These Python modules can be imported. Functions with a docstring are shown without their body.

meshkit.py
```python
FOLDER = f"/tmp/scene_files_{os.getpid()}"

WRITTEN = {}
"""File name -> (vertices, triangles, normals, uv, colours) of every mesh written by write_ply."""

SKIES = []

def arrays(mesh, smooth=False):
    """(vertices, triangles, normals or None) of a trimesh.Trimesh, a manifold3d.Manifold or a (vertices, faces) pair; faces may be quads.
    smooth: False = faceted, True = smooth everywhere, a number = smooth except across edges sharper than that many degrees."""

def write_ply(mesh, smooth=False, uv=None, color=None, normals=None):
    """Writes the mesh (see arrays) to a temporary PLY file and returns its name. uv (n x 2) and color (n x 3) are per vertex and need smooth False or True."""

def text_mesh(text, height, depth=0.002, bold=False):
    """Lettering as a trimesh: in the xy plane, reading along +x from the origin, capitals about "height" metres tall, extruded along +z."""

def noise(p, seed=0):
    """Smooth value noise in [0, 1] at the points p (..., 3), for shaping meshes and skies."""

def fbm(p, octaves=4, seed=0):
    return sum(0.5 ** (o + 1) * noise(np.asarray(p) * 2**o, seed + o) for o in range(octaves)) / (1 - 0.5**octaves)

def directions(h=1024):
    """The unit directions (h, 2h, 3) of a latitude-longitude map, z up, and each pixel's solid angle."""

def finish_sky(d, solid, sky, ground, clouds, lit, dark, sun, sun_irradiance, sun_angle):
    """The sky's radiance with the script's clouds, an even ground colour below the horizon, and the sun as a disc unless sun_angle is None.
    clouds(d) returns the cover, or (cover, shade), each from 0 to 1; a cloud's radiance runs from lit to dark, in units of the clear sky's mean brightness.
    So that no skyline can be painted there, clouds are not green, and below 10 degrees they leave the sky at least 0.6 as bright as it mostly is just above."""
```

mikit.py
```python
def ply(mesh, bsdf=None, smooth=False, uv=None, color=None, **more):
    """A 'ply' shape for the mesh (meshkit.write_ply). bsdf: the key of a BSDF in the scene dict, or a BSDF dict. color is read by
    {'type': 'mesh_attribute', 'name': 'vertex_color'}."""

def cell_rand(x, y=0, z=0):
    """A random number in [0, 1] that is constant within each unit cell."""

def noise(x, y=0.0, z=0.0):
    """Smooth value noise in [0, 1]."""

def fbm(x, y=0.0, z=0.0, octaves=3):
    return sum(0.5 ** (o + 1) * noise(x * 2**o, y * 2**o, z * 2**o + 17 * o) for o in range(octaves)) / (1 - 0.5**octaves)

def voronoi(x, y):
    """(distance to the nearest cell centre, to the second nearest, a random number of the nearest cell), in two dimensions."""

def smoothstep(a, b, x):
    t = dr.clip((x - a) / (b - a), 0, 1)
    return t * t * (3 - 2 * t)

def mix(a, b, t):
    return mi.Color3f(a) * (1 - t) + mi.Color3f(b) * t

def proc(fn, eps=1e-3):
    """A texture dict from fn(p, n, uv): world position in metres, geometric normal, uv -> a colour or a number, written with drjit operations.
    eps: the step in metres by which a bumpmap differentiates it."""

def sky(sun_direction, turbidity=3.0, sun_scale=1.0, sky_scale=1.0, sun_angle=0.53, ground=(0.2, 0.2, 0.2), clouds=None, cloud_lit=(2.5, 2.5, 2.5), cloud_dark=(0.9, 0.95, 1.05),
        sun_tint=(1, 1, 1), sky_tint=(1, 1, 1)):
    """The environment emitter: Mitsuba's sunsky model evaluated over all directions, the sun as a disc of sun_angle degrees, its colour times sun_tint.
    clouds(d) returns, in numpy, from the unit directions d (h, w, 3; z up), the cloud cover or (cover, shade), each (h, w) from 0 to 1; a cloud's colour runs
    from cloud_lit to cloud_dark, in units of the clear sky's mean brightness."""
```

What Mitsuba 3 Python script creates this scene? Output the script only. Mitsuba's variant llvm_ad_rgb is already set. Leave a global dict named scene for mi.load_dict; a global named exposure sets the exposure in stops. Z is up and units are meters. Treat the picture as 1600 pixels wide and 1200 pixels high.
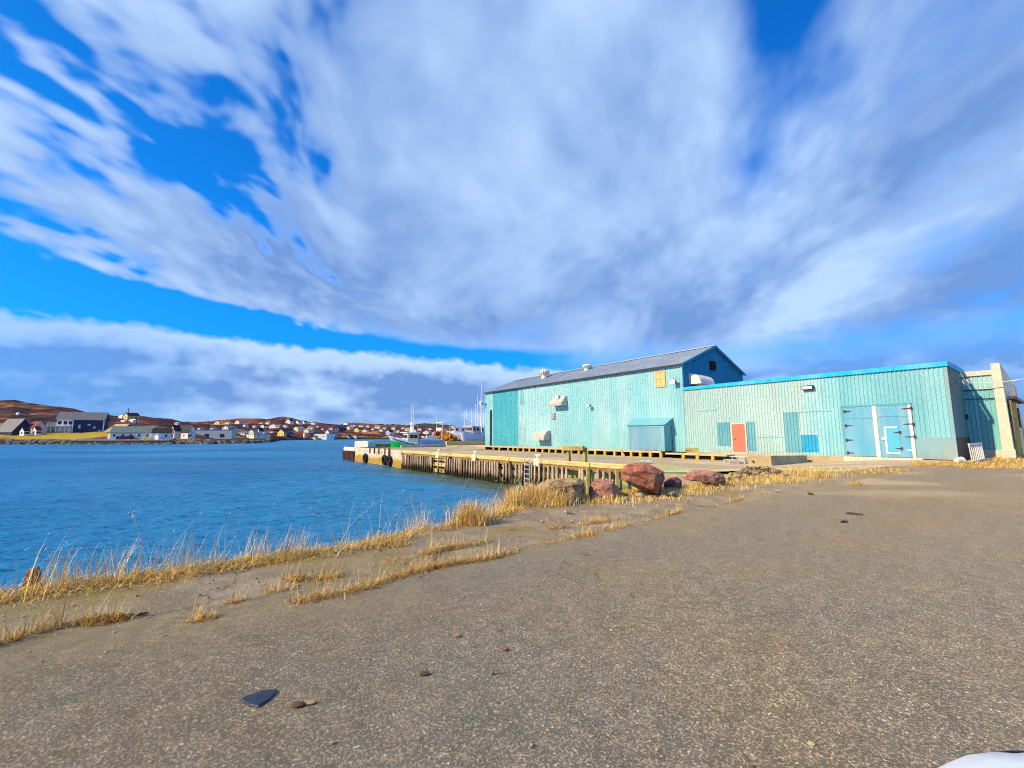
import math, random
import numpy as np, trimesh, drjit as dr, mitsuba as mi
import mikit, meshkit
from mikit import noise, fbm, voronoi, smoothstep, mix, cell_rand, proc

rng = np.random.default_rng(7)
random.seed(7)
T = mi.ScalarTransform4f
scene, labels = {}, {}

# ------------------------------------------------------------------ camera, sky, exposure
F, HZ, ZC = 665.0, 682.0, 1.3            # focal length and horizon row in pixels of the 1600 x 1200 photo; eye height
PITCH = math.atan((HZ - 600) / F)
scene['camera'] = {'type': 'perspective', 'fov': 2 * math.degrees(math.atan(800 / F)), 'fov_axis': 'x', 'near_clip': 0.05, 'far_clip': 6000.0,
                   'to_world': T().look_at(origin=[0, 0, ZC], target=[0, math.cos(PITCH), ZC + math.sin(PITCH)], up=[0, 0, 1])}
exposure = 2.12
SUN = np.array([-0.904, -0.427, 0.632])


def clouds(d):
    x, y, z = d[..., 0], d[..., 1], np.maximum(d[..., 2], 0)
    az, el = np.degrees(np.arctan2(x, y)), np.degrees(np.arcsin(np.clip(z, 0, 1)))
    qx, qy = x / (z + 0.26), y / (z + 0.26)
    th = math.radians(14)                                   # the wind: streaks run away from the viewer, a little to the right
    u, v = qx * math.cos(th) - qy * math.sin(th), qx * math.sin(th) + qy * math.cos(th)

    def fb(a, b, k, oct_, seed):
        return meshkit.fbm(np.stack([u * a + k, v * b, 0 * u + seed], -1), oct_, seed) - 0.5

    w1, w2 = fb(1.1, 0.8, 0, 3, 11), fb(1.1, 0.8, 5, 3, 12)
    u, v = u + 0.55 * w1, v + 0.55 * w2
    big, mid, fine, puff = fb(1.3, 0.9, 3, 4, 3), fb(3.4, 2.1, 0, 4, 21), fb(8.5, 5.6, 0, 4, 31), fb(19, 14, 2, 3, 41)
    sph = meshkit.fbm(d * 5.0 + 3, 5, 51) - 0.5               # broad, even lumps in the great bank
    even = np.clip((az + 30) / 22, 0.15, 0.8) * np.clip((46 - az) / 24, 0.45, 1)
    mid, fine, puff = mid * (1 - even) + sph * even * 0.9, fine * (1 - 0.75 * even), puff * (1 - 0.6 * even)

    def g(a, e, sa, se, r=0.0):
        ca, sn = math.cos(math.radians(r)), math.sin(math.radians(r))
        da, de = az - a, el - e
        p, q = da * ca + de * sn, -da * sn + de * ca
        return np.exp(-0.5 * ((p / sa) ** 2 + (q / se) ** 2))

    field = 0.45 + 0.8 * big
    field += 0.55 * g(5, 33, 20, 15) + 0.30 * g(-14, 23, 14, 6, -18) + 0.42 * g(-38, 19.0, 13, 3.6, -10)      # the great bank overhead and its ragged left side
    field += 0.35 * g(50, 24, 12, 8) + 0.35 * g(40, 11, 18, 5)
    field -= 0.56 * g(36.5, 43, 3.2, 6.0, -14) + 0.26 * g(31.5, 29.5, 2.4, 4) + 0.22 * g(29.0, 20.5, 2.5, 2.0) - 0.2 * g(24, 19, 7, 6)
    field -= 0.26 * g(-50, 25.5, 9, 4.0) + 0.24 * g(-36, 30.5, 6, 3.5, 25) - 0.22 * g(-44, 35, 9, 3) + 0.95 * g(-46, 13.2, 15, 1.4, -5) + 0.85 * g(-23, 11.8, 14, 1.0, -6) + 0.5 * g(-7, 10.6, 10, 0.8)
    ragged = np.clip((-12 - az) / 18, 0, 1)                # the left side breaks into small clumps
    cover = np.clip((field + 1.0 * mid + (0.62 + 0.55 * ragged) * fine + (0.30 + 0.75 * ragged) * puff - 0.18) / (0.66 - 0.14 * ragged), 0, 1)
    cover = cover * cover * (3 - 2 * cover)
    e1 = meshkit.fbm(np.stack([az * 0.13, 0 * az, 0 * az], -1), 4, 5) - 0.5
    e2 = meshkit.fbm(np.stack([az * 0.55, el * 0.7, 0 * az], -1), 4, 6) - 0.5
    bank_top = 11.0 - 0.075 * np.abs(az + 22) * (az > -22) + 2.2 * e1 + 1.6 * e2
    bank = np.clip((bank_top - el) / 0.7, 0, 1) * np.clip(1.25 - 0.012 * np.abs(az + 10), 0.6, 1)
    cover = np.maximum(cover * np.clip((el - 8) / 4, 0, 1), bank)
    cover = np.maximum(cover, np.clip((az - 12) / 12, 0, 1) * np.clip((13 - el) / 6, 0, 1) * 0.9)
    thick = np.clip((cover - 0.25) / 0.75, 0, 1)
    shade = 0.08 + thick * np.clip(0.55 + 1.5 * big - 1.4 * mid - 1.1 * fine - 0.7 * puff, 0, 1)
    shade += 0.30 * g(47, 12, 20, 5) + 0.06 * g(14, 24, 18, 12) - 0.7 * g(43, 18.5, 17, 2.4, 26) + 0.22 * g(46, 13, 15, 3, 20)
    e3 = meshkit.fbm(np.stack([az * 0.09 + 0.03 * el, el * 0.38, 0 * az], -1), 5, 15) - 0.5
    low = np.clip((bank_top - 0.9 - el) / 2.6, 0, 1)
    shade = np.where(bank > 0.02, np.clip(shade * (1 - bank) + bank * (0.02 + low * (0.62 + 2.4 * e3 + 0.9 * e2)), 0, 1), shade)
    shade = shade + 0.55 * np.clip((9.5 - el) / 6, 0, 1) * np.clip((az + 12) / 25, 0, 1)
    return np.clip(cover * 0.95, 0, 1), np.clip(shade, 0, 1)


scene['sky'] = mikit.sky(SUN.tolist(), turbidity=3, clouds=clouds, cloud_lit=(1.48, 2.05, 2.95), cloud_dark=(0.50, 0.92, 1.90), sky_tint=(0.05, 0.80, 1.75), sun_tint=(1.0, 0.92, 0.77),
                         ground=(0.16, 0.15, 0.13))

# ------------------------------------------------------------------ places: the camera's pixels of the photo as points, and the building's own axes
CP, SP = math.cos(PITCH), math.sin(PITCH)


def ray(px, py):
    return np.array([0, CP, SP]) + np.array([1, 0, 0]) * (px - 800) / F + np.array([0, -SP, CP]) * -(py - 600) / F


def at_z(px, py, z=0.0):
    d = ray(px, py)
    return np.array([0, 0, ZC]) + d * (z - ZC) / d[2]


def at_depth(px, py, dep):
    d = ray(px, py)
    return np.array([0, 0, ZC]) + d * dep / d[1]


C = np.array([25.324, 24.539, 0.0])                     # foot of the low building's near corner
A = np.array([-0.601, 0.7992, 0]); A /= np.linalg.norm(A)   # along the front, away from the viewer
N = np.array([A[1], -A[0], 0])                          # into the building
M = np.eye(4); M[:3, 0], M[:3, 1], M[:3, 3] = A, N, C      # (s, t, z) -> world


def st(q):
    q = np.asarray(q, float)[:2] - C[:2]
    return q @ A[:2], q @ N[:2]


def loc(s, t, z=0.0):
    return C + A * s + N * t + np.array([0, 0, z])


def W(px, py, t=0.0):
    d = ray(px, py); o = -C[:2]
    k = (t - o @ N[:2]) / (d[:2] @ N[:2])
    q = np.array([0, 0, ZC]) + d * k
    return st(q)[0], q[2]


def G(px, py, s=16.7):
    d = ray(px, py); o = -C[:2]
    k = (s - o @ A[:2]) / (d[:2] @ A[:2])
    q = np.array([0, 0, ZC]) + d * k
    return st(q)[1], q[2]


# ------------------------------------------------------------------ names
def fresh(key):
    if key not in scene and key not in labels:
        return key
    k = 1
    while f'{key}_{k:03d}' in scene or f'{key}_{k:03d}' in labels:
        k += 1
    return f'{key}_{k:03d}'


def thing(name, label, cat, group=None):
    key = fresh(name)
    labels[key] = {'label': label, 'category': cat}
    if group:
        labels[key]['group'] = group
    return key


def part(parent, name, mesh, bsdf, smooth=False, label=None, kind=None, color=None):
    key = fresh(parent + '__' + name)
    scene[key] = mikit.ply(mesh, bsdf, smooth=smooth, **({'color': color} if color is not None else {}))
    if label or kind:
        labels[key] = {k: v for k, v in (('label', label), ('kind', kind)) if v}
    return key


def solo(name, mesh, bsdf, label, cat, smooth=False, group=None):
    key = thing(name, label, cat, group)
    scene[key] = mikit.ply(mesh, bsdf, smooth=smooth)
    return key


def setting(name, mesh, bsdf, label, kind='structure', smooth=False, color=None):
    scene[name] = mikit.ply(mesh, bsdf, smooth=smooth, **({'color': color} if color is not None else {}))
    labels[name] = {'label': label, 'kind': kind}


# ------------------------------------------------------------------ shapes
cat = trimesh.util.concatenate


def box(x0, x1, y0, y1, z0, z1, ch=0.0):
    e = np.array([x1 - x0, y1 - y0, z1 - z0]); c = np.array([x0 + x1, y0 + y1, z0 + z1]) / 2
    if ch <= 0:
        m = trimesh.creation.box(e)
    else:
        h = e / 2; ch = min(ch, 0.45 * e.min())
        pts = []
        for sx in (-1, 1):
            for sy in (-1, 1):
                for sz in (-1, 1):
                    for k in range(3):
                        p = h - ch; p = p.copy(); p[k] = h[k]
                        pts.append(p * [sx, sy, sz])
        m = trimesh.Trimesh(pts).convex_hull
    m.apply_translation(c)
    return m


def wb(s0, s1, t0, t1, z0, z1, ch=0.0):
    m = box(min(s0, s1), max(s0, s1), min(t0, t1), max(t0, t1), min(z0, z1), max(z0, z1), ch)
    m.apply_transform(M)
    return m


def loft(rings, cap=True):
    """rings: list of (k, 3) arrays."""
    n, k = len(rings), len(rings[0])
    v = np.vstack(rings); f = []
    for i in range(n - 1):
        for j in range(k):
            a, b = i * k + j, i * k + (j + 1) % k
            f += [[a, b, b + k], [a, b + k, a + k]]
    if cap:
        v = np.vstack([v, rings[0].mean(0), rings[-1].mean(0)])
        for j in range(k):
            f += [[n * k, (j + 1) % k, j], [n * k + 1, (n - 1) * k + j, (n - 1) * k + (j + 1) % k]]
    return trimesh.Trimesh(v, f, process=False)


def tube(p, r, k=8):
    """a round bar through the points p, radius r (a number or one for each point)."""
    p = np.asarray(p, float); r = np.broadcast_to(r, len(p))
    d = np.gradient(p, axis=0); rings = []
    for i in range(len(p)):
        z = d[i] / np.linalg.norm(d[i])
        x = np.cross(z, [0, 0, 1] if abs(z[2]) < 0.9 else [1, 0, 0]); x /= np.linalg.norm(x); y = np.cross(z, x)
        ang = np.arange(k) * 2 * np.pi / k
        rings.append(p[i] + r[i] * (np.cos(ang)[:, None] * x + np.sin(ang)[:, None] * y))
    return loft(rings)


def bar(p, q, w, h=None, up=(0, 0, 1), ch=0.0):
    """a square bar from p to q."""
    p, q = np.asarray(p, float), np.asarray(q, float); L = np.linalg.norm(q - p); h = h or w
    m = box(-w / 2, w / 2, -h / 2, h / 2, 0, L, ch)
    z = (q - p) / L; up = np.asarray(up, float)
    if abs(z @ up) > 0.95:
        up = np.array([1.0, 0, 0])
    x = np.cross(up, z); x /= np.linalg.norm(x); y = np.cross(z, x)
    X = np.eye(4); X[:3, 0], X[:3, 1], X[:3, 2], X[:3, 3] = x, y, z, p
    m.apply_transform(X)
    return m


def to_w(m):
    m = m.copy(); m.apply_transform(M); return m


def placed(m, origin, fwd):
    """local x right, y forward (fwd, horizontal), z up."""
    y = np.array([fwd[0], fwd[1], 0.0]); y /= np.linalg.norm(y); x = np.array([y[1], -y[0], 0])
    X = np.eye(4); X[:3, 0], X[:3, 1], X[:3, 3] = x, y, origin
    m = m.copy(); m.apply_transform(X); return m


PITCH_RIB, DEEP = 0.30, 0.03                             # the tall warehouse's wider ribs


def corr(u0, u1, top, bottom, place, pitch=0.21, deep=0.042):
    """a sheet of ribbed metal: u across the ribs, top(u) and bottom(u) its ends, place(u, off, h) -> point."""
    us, off = [], []
    k0 = math.floor(u0 / pitch) - 1
    for k in range(k0, math.ceil(u1 / pitch) + 1):
        for a, o in ((0.0, 0), (0.55, 0), (0.62, 1), (0.90, 1), (0.97, 0)):
            us.append((k + a) * pitch); off.append(o * deep)
    us, off = np.array(us), np.array(off)
    inside = (us > u0 + 1e-6) & (us < u1 - 1e-6)
    uu = np.concatenate([[u0], us[inside], [u1]])
    oo = np.interp(uu, us, off)
    v, f = [], []
    for u, o in zip(uu, oo):
        v += [place(u, o, bottom(u)), place(u, o, top(u))]
    for i in range(len(uu) - 1):
        f += [[2 * i, 2 * i + 2, 2 * i + 3], [2 * i, 2 * i + 3, 2 * i + 1]]
    return trimesh.Trimesh(np.array(v), f, process=False)


def rock(outline, depth, thick, seed, rough=0.05, sub=0.07):
    """a boulder: outline in photo pixels at its own depth, given real thickness, hulled and roughened."""
    r = np.random.default_rng(seed)
    pts = np.array([at_depth(x, y, depth) for x, y in outline]); c = pts.mean(0)
    view = np.array([c[0], c[1], 0]); view /= np.linalg.norm(view)
    P_ = [pts]
    for k, sc in ((-0.32, 0.88), (-0.5, 0.55), (0.35, 0.9), (0.6, 0.55)):
        q = c + (pts - c) * sc * r.uniform(0.9, 1.05, (len(pts), 1)) + view * thick * k
        P_.append(q)
    m = trimesh.Trimesh(np.vstack(P_)).convex_hull
    m = m.subdivide_to_size(sub, max_iter=8)
    m.merge_vertices()
    v = np.array(m.vertices); nn = np.array(m.vertex_normals)
    big = (meshkit.fbm(v * 1.6, 3, seed) - 0.5) * 2.6 * rough
    ridg = -np.abs(meshkit.fbm(v * 3.2 + 7, 4, seed + 1) - 0.5) * 3.4 * rough
    fine = (meshkit.fbm(v * 14, 3, seed + 2) - 0.5) * 0.35 * rough
    m.vertices = v + nn * (big + ridg + fine)[:, None]
    return m


# ------------------------------------------------------------------ materials
def plain(key, c, rough=0.6, spec=0.3, metallic=0.0):
    scene[key] = {'type': 'twosided', 'bsdf': {'type': 'principled', 'base_color': {'type': 'rgb', 'value': list(c)}, 'roughness': rough, 'specular': spec, 'metallic': metallic}}
    return key


def surf(key, fn, rough=0.8, bump=None, scale=1.0, eps=1e-3, spec=0.3):
    b = {'type': 'principled', 'base_color': proc(fn), 'roughness': rough, 'specular': spec}
    if bump is not None:
        b = {'type': 'bumpmap', 'arbitrary': proc(bump, eps), 'scale': scale, 'bsdf': b}
    scene[key] = {'type': 'twosided', 'bsdf': b}
    return key


def clad(key, base, grime, amount=0.5, fade=None, rough=0.55):
    fade = fade or tuple(x * 0.9 + 0.1 for x in base)

    def fn(p, n, uv):
        blot = fbm(p.x * 0.45, p.y * 0.45, p.z * 0.22, 2)
        streak = fbm(p.x * 4.0, p.y * 4.0, p.z * 0.22, 3)
        c = mix(base, fade, smoothstep(0.40, 0.72, fbm(p.x * 0.8 + 31, p.y * 0.8, p.z * 0.35, 2)) * 0.7)
        c = mix(c, grime, smoothstep(0.44, 0.72, blot * 0.45 + streak * 0.55) * amount)
        c = mix(c, (0.30, 0.20, 0.11), smoothstep(0.8, 0.3, p.z + streak * 0.9) * 0.35 * amount)
        return c * (0.93 + 0.14 * streak)
    return surf(key, fn, rough)


clad('aqua', (0.22, 0.52, 0.58), (0.19, 0.40, 0.45), 0.5, (0.29, 0.58, 0.63))
clad('aqua_faded', (0.27, 0.54, 0.59), (0.25, 0.43, 0.47), 0.5, (0.36, 0.61, 0.65))
clad('aqua_grey', (0.33, 0.54, 0.54), (0.34, 0.43, 0.43), 0.6, (0.40, 0.58, 0.58))
clad('aqua_deep', (0.16, 0.46, 0.53), (0.15, 0.35, 0.42), 0.5, (0.23, 0.52, 0.58))
clad('teal', (0.055, 0.36, 0.45), (0.05, 0.28, 0.36), 0.3, (0.075, 0.40, 0.48))
clad('patch_teal', (0.10, 0.36, 0.44), (0.11, 0.29, 0.36), 0.6, (0.15, 0.41, 0.48))
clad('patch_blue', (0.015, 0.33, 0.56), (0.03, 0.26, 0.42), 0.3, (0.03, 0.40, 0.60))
clad('gable_shade', (0.008, 0.24, 0.42), (0.01, 0.17, 0.34), 0.4, (0.015, 0.28, 0.45))  # aqua cladding with the near gable's shade put into the colour
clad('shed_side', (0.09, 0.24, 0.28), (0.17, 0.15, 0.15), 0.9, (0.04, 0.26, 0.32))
clad('door_blue', (0.10, 0.38, 0.56), (0.22, 0.40, 0.48), 0.9, (0.20, 0.46, 0.60))
clad('wicket_blue', (0.08, 0.45, 0.66), (0.11, 0.38, 0.54), 0.5, (0.13, 0.50, 0.68))
clad('board_blue', (0.14, 0.34, 0.47), (0.34, 0.36, 0.36), 0.9, (0.20, 0.40, 0.50))
clad('galv_sheet', (0.20, 0.40, 0.46), (0.36, 0.33, 0.22), 1.0, (0.30, 0.46, 0.48))
clad('fascia_blue', (0.0, 0.42, 0.78), (0.10, 0.46, 0.70), 0.35, (0.10, 0.52, 0.80))
clad('roof_metal', (0.22, 0.29, 0.36), (0.20, 0.22, 0.24), 0.5, (0.28, 0.34, 0.40), 0.5)
clad('white_paint', (0.74, 0.72, 0.66), (0.45, 0.36, 0.26), 0.5, (0.80, 0.79, 0.76))
clad('hood_metal', (0.42, 0.42, 0.38), (0.30, 0.27, 0.22), 0.7, (0.52, 0.52, 0.48), 0.4)
clad('coral_door', (0.58, 0.17, 0.11), (0.45, 0.15, 0.11), 0.5, (0.62, 0.22, 0.15))
plain('rust_dark', (0.09, 0.045, 0.035), 0.8)
plain('dark_metal', (0.035, 0.04, 0.05), 0.5)
plain('galv', (0.55, 0.58, 0.60), 0.35, 0.5, 0.3)
plain('lens', (0.75, 0.78, 0.80), 0.1, 0.8)
plain('dark_gap', (0.012, 0.012, 0.014), 0.9)
plain('rubber', (0.018, 0.017, 0.017), 0.8)
plain('rope_green', (0.02, 0.42, 0.30), 0.8)
plain('slate', (0.022, 0.032, 0.055), 0.5, 0.4)
plain('stick', (0.09, 0.06, 0.04), 0.9)
plain('glass_dark_pane', (0.03, 0.04, 0.06), 0.15, 0.6)
scene['car_paint'] = {'type': 'twosided', 'bsdf': {'type': 'principled', 'base_color': {'type': 'rgb', 'value': [0.62, 0.68, 0.74]}, 'roughness': 0.25, 'specular': 0.5, 'clearcoat': 1.0, 'clearcoat_gloss': 0.95}}
plain('car_glass', (0.02, 0.025, 0.03), 0.05, 0.8)
plain('tail_grey', (0.30, 0.30, 0.30), 0.5)


def timber(key, base, dark, moss=None, k=1.0):
    def fn(p, n, uv):
        u = p.x * A[0] + p.y * A[1]; w = p.x * N[0] + p.y * N[1]
        grain = fbm(u * 1.6, w * 34, p.z * 34, 3)
        blot = fbm(p.x * 1.3, p.y * 1.3, p.z * 2.0, 3)
        c = mix(dark, base, smoothstep(0.28, 0.62, grain))
        c = mix(c, dark, smoothstep(0.5, 0.75, blot) * 0.55 * k)
        if moss is not None:
            c = mix(c, moss, smoothstep(0.45, 0.65, fbm(p.x * 0.9 + 5, p.y * 0.9, p.z * 1.5, 3)) * 0.8)
        return c
    return surf(key, fn, 0.9)


timber('cap_timber', (0.66, 0.54, 0.24), (0.34, 0.25, 0.09), (0.50, 0.48, 0.15), 0.7)
timber('brown_timber', (0.34, 0.20, 0.07), (0.12, 0.06, 0.03), (0.28, 0.20, 0.06))
timber('rail_timber', (0.62, 0.52, 0.33), (0.40, 0.30, 0.16))
timber('yellow_post', (0.70, 0.45, 0.035), (0.48, 0.30, 0.04), None, 0.6)
timber('plank_wood', (0.72, 0.55, 0.22), (0.50, 0.34, 0.11))
timber('old_wood', (0.40, 0.32, 0.15), (0.17, 0.12, 0.06), (0.36, 0.36, 0.10))


def pile_fn(p, n, uv):
    v = fbm(p.x * 3, p.y * 3, p.z * 0.6, 3)
    g = fbm(p.x * 25, p.y * 25, p.z * 1.5, 3)
    c = mix((0.36, 0.26, 0.16), (0.64, 0.52, 0.37), smoothstep(0.3, 0.7, g))
    c = mix(c, (0.30, 0.15, 0.10), smoothstep(0.5, 0.7, v) * 0.6) * (0.6 + 0.75 * cell_rand((p.x * A[0] + p.y * A[1]) * 2.6, 3, 1))
    return mix((0.03, 0.028, 0.012), c, smoothstep(-1.95, -1.35, p.z + (v - 0.5) * 0.8))     # weed below the tide line


surf('pile_wood', pile_fn, 0.9)


def crib_fn(p, n, uv):
    s = (p.x - C[0]) * A[0] + (p.y - C[1]) * A[1]
    v = fbm(p.x * 1.2, p.y * 1.2, p.z * 2.2, 4)
    green = mix((0.30, 0.34, 0.10), (0.42, 0.44, 0.22), smoothstep(0.35, 0.6, v))
    conc = mix(green, (0.07, 0.06, 0.035), smoothstep(-1.2, -1.9, p.z + (v - 0.5) * 0.8))
    return mix(conc, mix((0.030, 0.022, 0.014), (0.075, 0.055, 0.028), v), smoothstep(15, 20, s + (v - .5) * 6))


surf('crib', crib_fn, 0.95)


def seawall_fn(p, n, uv):
    v = fbm(p.x * 0.8, p.y * 0.8, p.z * 1.3, 4); f = fbm(p.x * 6, p.y * 6, p.z * 6, 3)
    c = mix((0.55, 0.48, 0.36), (0.40, 0.34, 0.24), smoothstep(0.4, 0.7, v)) * (0.8 + 0.4 * f)
    return mix((0.34, 0.22, 0.035), c, smoothstep(-1.6, -1.2, p.z + (v - 0.5) * 1.2))


surf('seawall', seawall_fn, 0.9)


def concrete_fn(base, dark, moss, k=0.6):
    def fn(p, n, uv):
        v = fbm(p.x * 0.8, p.y * 0.8, p.z * 0.9, 4); f = fbm(p.x * 7, p.y * 7, p.z * 7, 3); g = fbm(p.x * 2.1 + 9, p.y * 2.1, p.z * 2, 3)
        c = mix(base, dark, smoothstep(0.4, 0.7, v) * k)
        c = mix(c, moss, smoothstep(0.52, 0.72, g) * k)
        return c * (0.86 + 0.28 * f)
    return fn


surf('concrete', concrete_fn((0.50, 0.42, 0.28), (0.32, 0.24, 0.13), (0.42, 0.32, 0.10)), 0.9, lambda p, n, uv: fbm(p.x * 30, p.y * 30, p.z * 30, 2), 0.006)
surf('pale_concrete', concrete_fn((0.66, 0.61, 0.49), (0.52, 0.47, 0.36), (0.58, 0.50, 0.28), 0.35), 0.9)


def deck_fn(p, n, uv):
    s = (p.x - C[0]) * A[0] + (p.y - C[1]) * A[1]; t = (p.x - C[0]) * N[0] + (p.y - C[1]) * N[1]
    v = fbm(s * 0.12, t * 0.6, 0, 4); f = fbm(p.x * 5, p.y * 5, 3, 3); w = fbm(s * 0.3 + 7, t * 0.5, 2, 3)
    c = mix((0.36, 0.28, 0.17), (0.27, 0.22, 0.14), smoothstep(0.35, 0.6, v))
    c = mix(c, (0.20, 0.20, 0.17), smoothstep(0.5, 0.66, w) * 0.75)
    c = mix(c, (0.33, 0.31, 0.07), smoothstep(0.46, 0.62, fbm(s * 0.25, t * 0.9 + 4, 0, 3)) * smoothstep(-8.0, -13.5, t) * 0.9)   # algae along the water side
    c = mix(c, (0.28, 0.42, 0.16), smoothstep(-11.6, -12.8, t) * smoothstep(12.5, 8.0, s) * smoothstep(0.3, 0.55, v) * 0.9)
    c = mix(c, (0.10, 0.08, 0.05), smoothstep(0.955, 0.99, dr.abs(2 * (s / 5.0 - dr.floor(s / 5.0)) - 1)) * 0.5)
    return c * (0.8 + 0.4 * f)


surf('deck', deck_fn, 0.9)


def asphalt_fn(p, n, uv):
    d1, d2, r = voronoi(p.x * 112, p.y * 112)
    e1, e2, q = voronoi(p.x * 230 + 3, p.y * 230)
    big = fbm(p.x * 0.33, p.y * 0.33, 0, 4); mid = fbm(p.x * 2.3 + 4, p.y * 2.3, 1, 4); hue = fbm(p.x * 0.9 + 50, p.y * 0.9, 4, 4)
    base = mix((0.175, 0.145, 0.100), (0.245, 0.208, 0.150), smoothstep(0.3, 0.7, mid))
    base = mix(base, (0.165, 0.160, 0.152), smoothstep(0.42, 0.60, big) * 0.85)
    base = mix(base, (0.22, 0.165, 0.10), smoothstep(0.55, 0.70, hue) * 0.45)
    base = mix(base, (0.145, 0.150, 0.165), smoothstep(0.45, 0.32, hue) * 0.45)
    stone = mix((0.07, 0.06, 0.055), (0.50, 0.43, 0.31), smoothstep(0.25, 1.0, r) * smoothstep(0.25, 1.0, r))
    stone = mix(stone, (0.50, 0.24, 0.07), smoothstep(0.88, 0.92, cell_rand(r * 977, 1, 2)) * 0.8)
    stone = mix(stone, (0.40, 0.40, 0.13), smoothstep(0.90, 0.94, cell_rand(r * 1277, 4, 2)) * 0.6)
    c = mix(base * 0.55, mix(base, stone, 0.62), smoothstep(0.06, 0.22, d2 - d1))
    c = mix(c, mix((0.05, 0.04, 0.035), (0.58, 0.50, 0.36), q * q), smoothstep(0.34, 0.1, e1) * 0.5)
    c = mix(c, (0.62, 0.56, 0.44), smoothstep(0.982, 0.992, r) * 0.7)
    s = (p.x - C[0]) * A[0] + (p.y - C[1]) * A[1]
    c = mix(c, (0.24, 0.19, 0.11), smoothstep(-1.2, -0.2, s + (mid - 0.5) * 1.5) * 0.35)
    dust = smoothstep(0.54, 0.68, fbm(p.x * 0.22 + 11, p.y * 0.9 + 2, 0, 4)) * smoothstep(7, 12, p.y) * 0.5
    c = mix(c, (0.36, 0.31, 0.21), dust)
    k1, k2, kr = voronoi(p.x * 0.22 + fbm(p.x * 1.5, p.y * 1.5, 0, 4) * 0.22, p.y * 0.22 + fbm(p.x * 1.5 + 9, p.y * 1.5, 0, 4) * 0.22)
    c = c * (1.0 - 0.6 * smoothstep(0.0035, 0.0012, k2 - k1) * smoothstep(0.45, 0.6, big + (kr - .5) * .5))
    grit = noise(p.x * 13, p.y * 13, 2) * 0.5 + noise(p.x * 31, p.y * 31, 5) * 0.5
    return c * (0.74 + 0.52 * grit) * mi.Color3f(1.15, 1.19, 1.11)


def asphalt_h(p, n, uv):
    d1, d2, r = voronoi(p.x * 112, p.y * 112)
    return smoothstep(0.0, 0.35, d2 - d1) * (0.3 + r)


surf('asphalt', asphalt_fn, 0.85, asphalt_h, 0.003, 1.2e-3)


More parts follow.
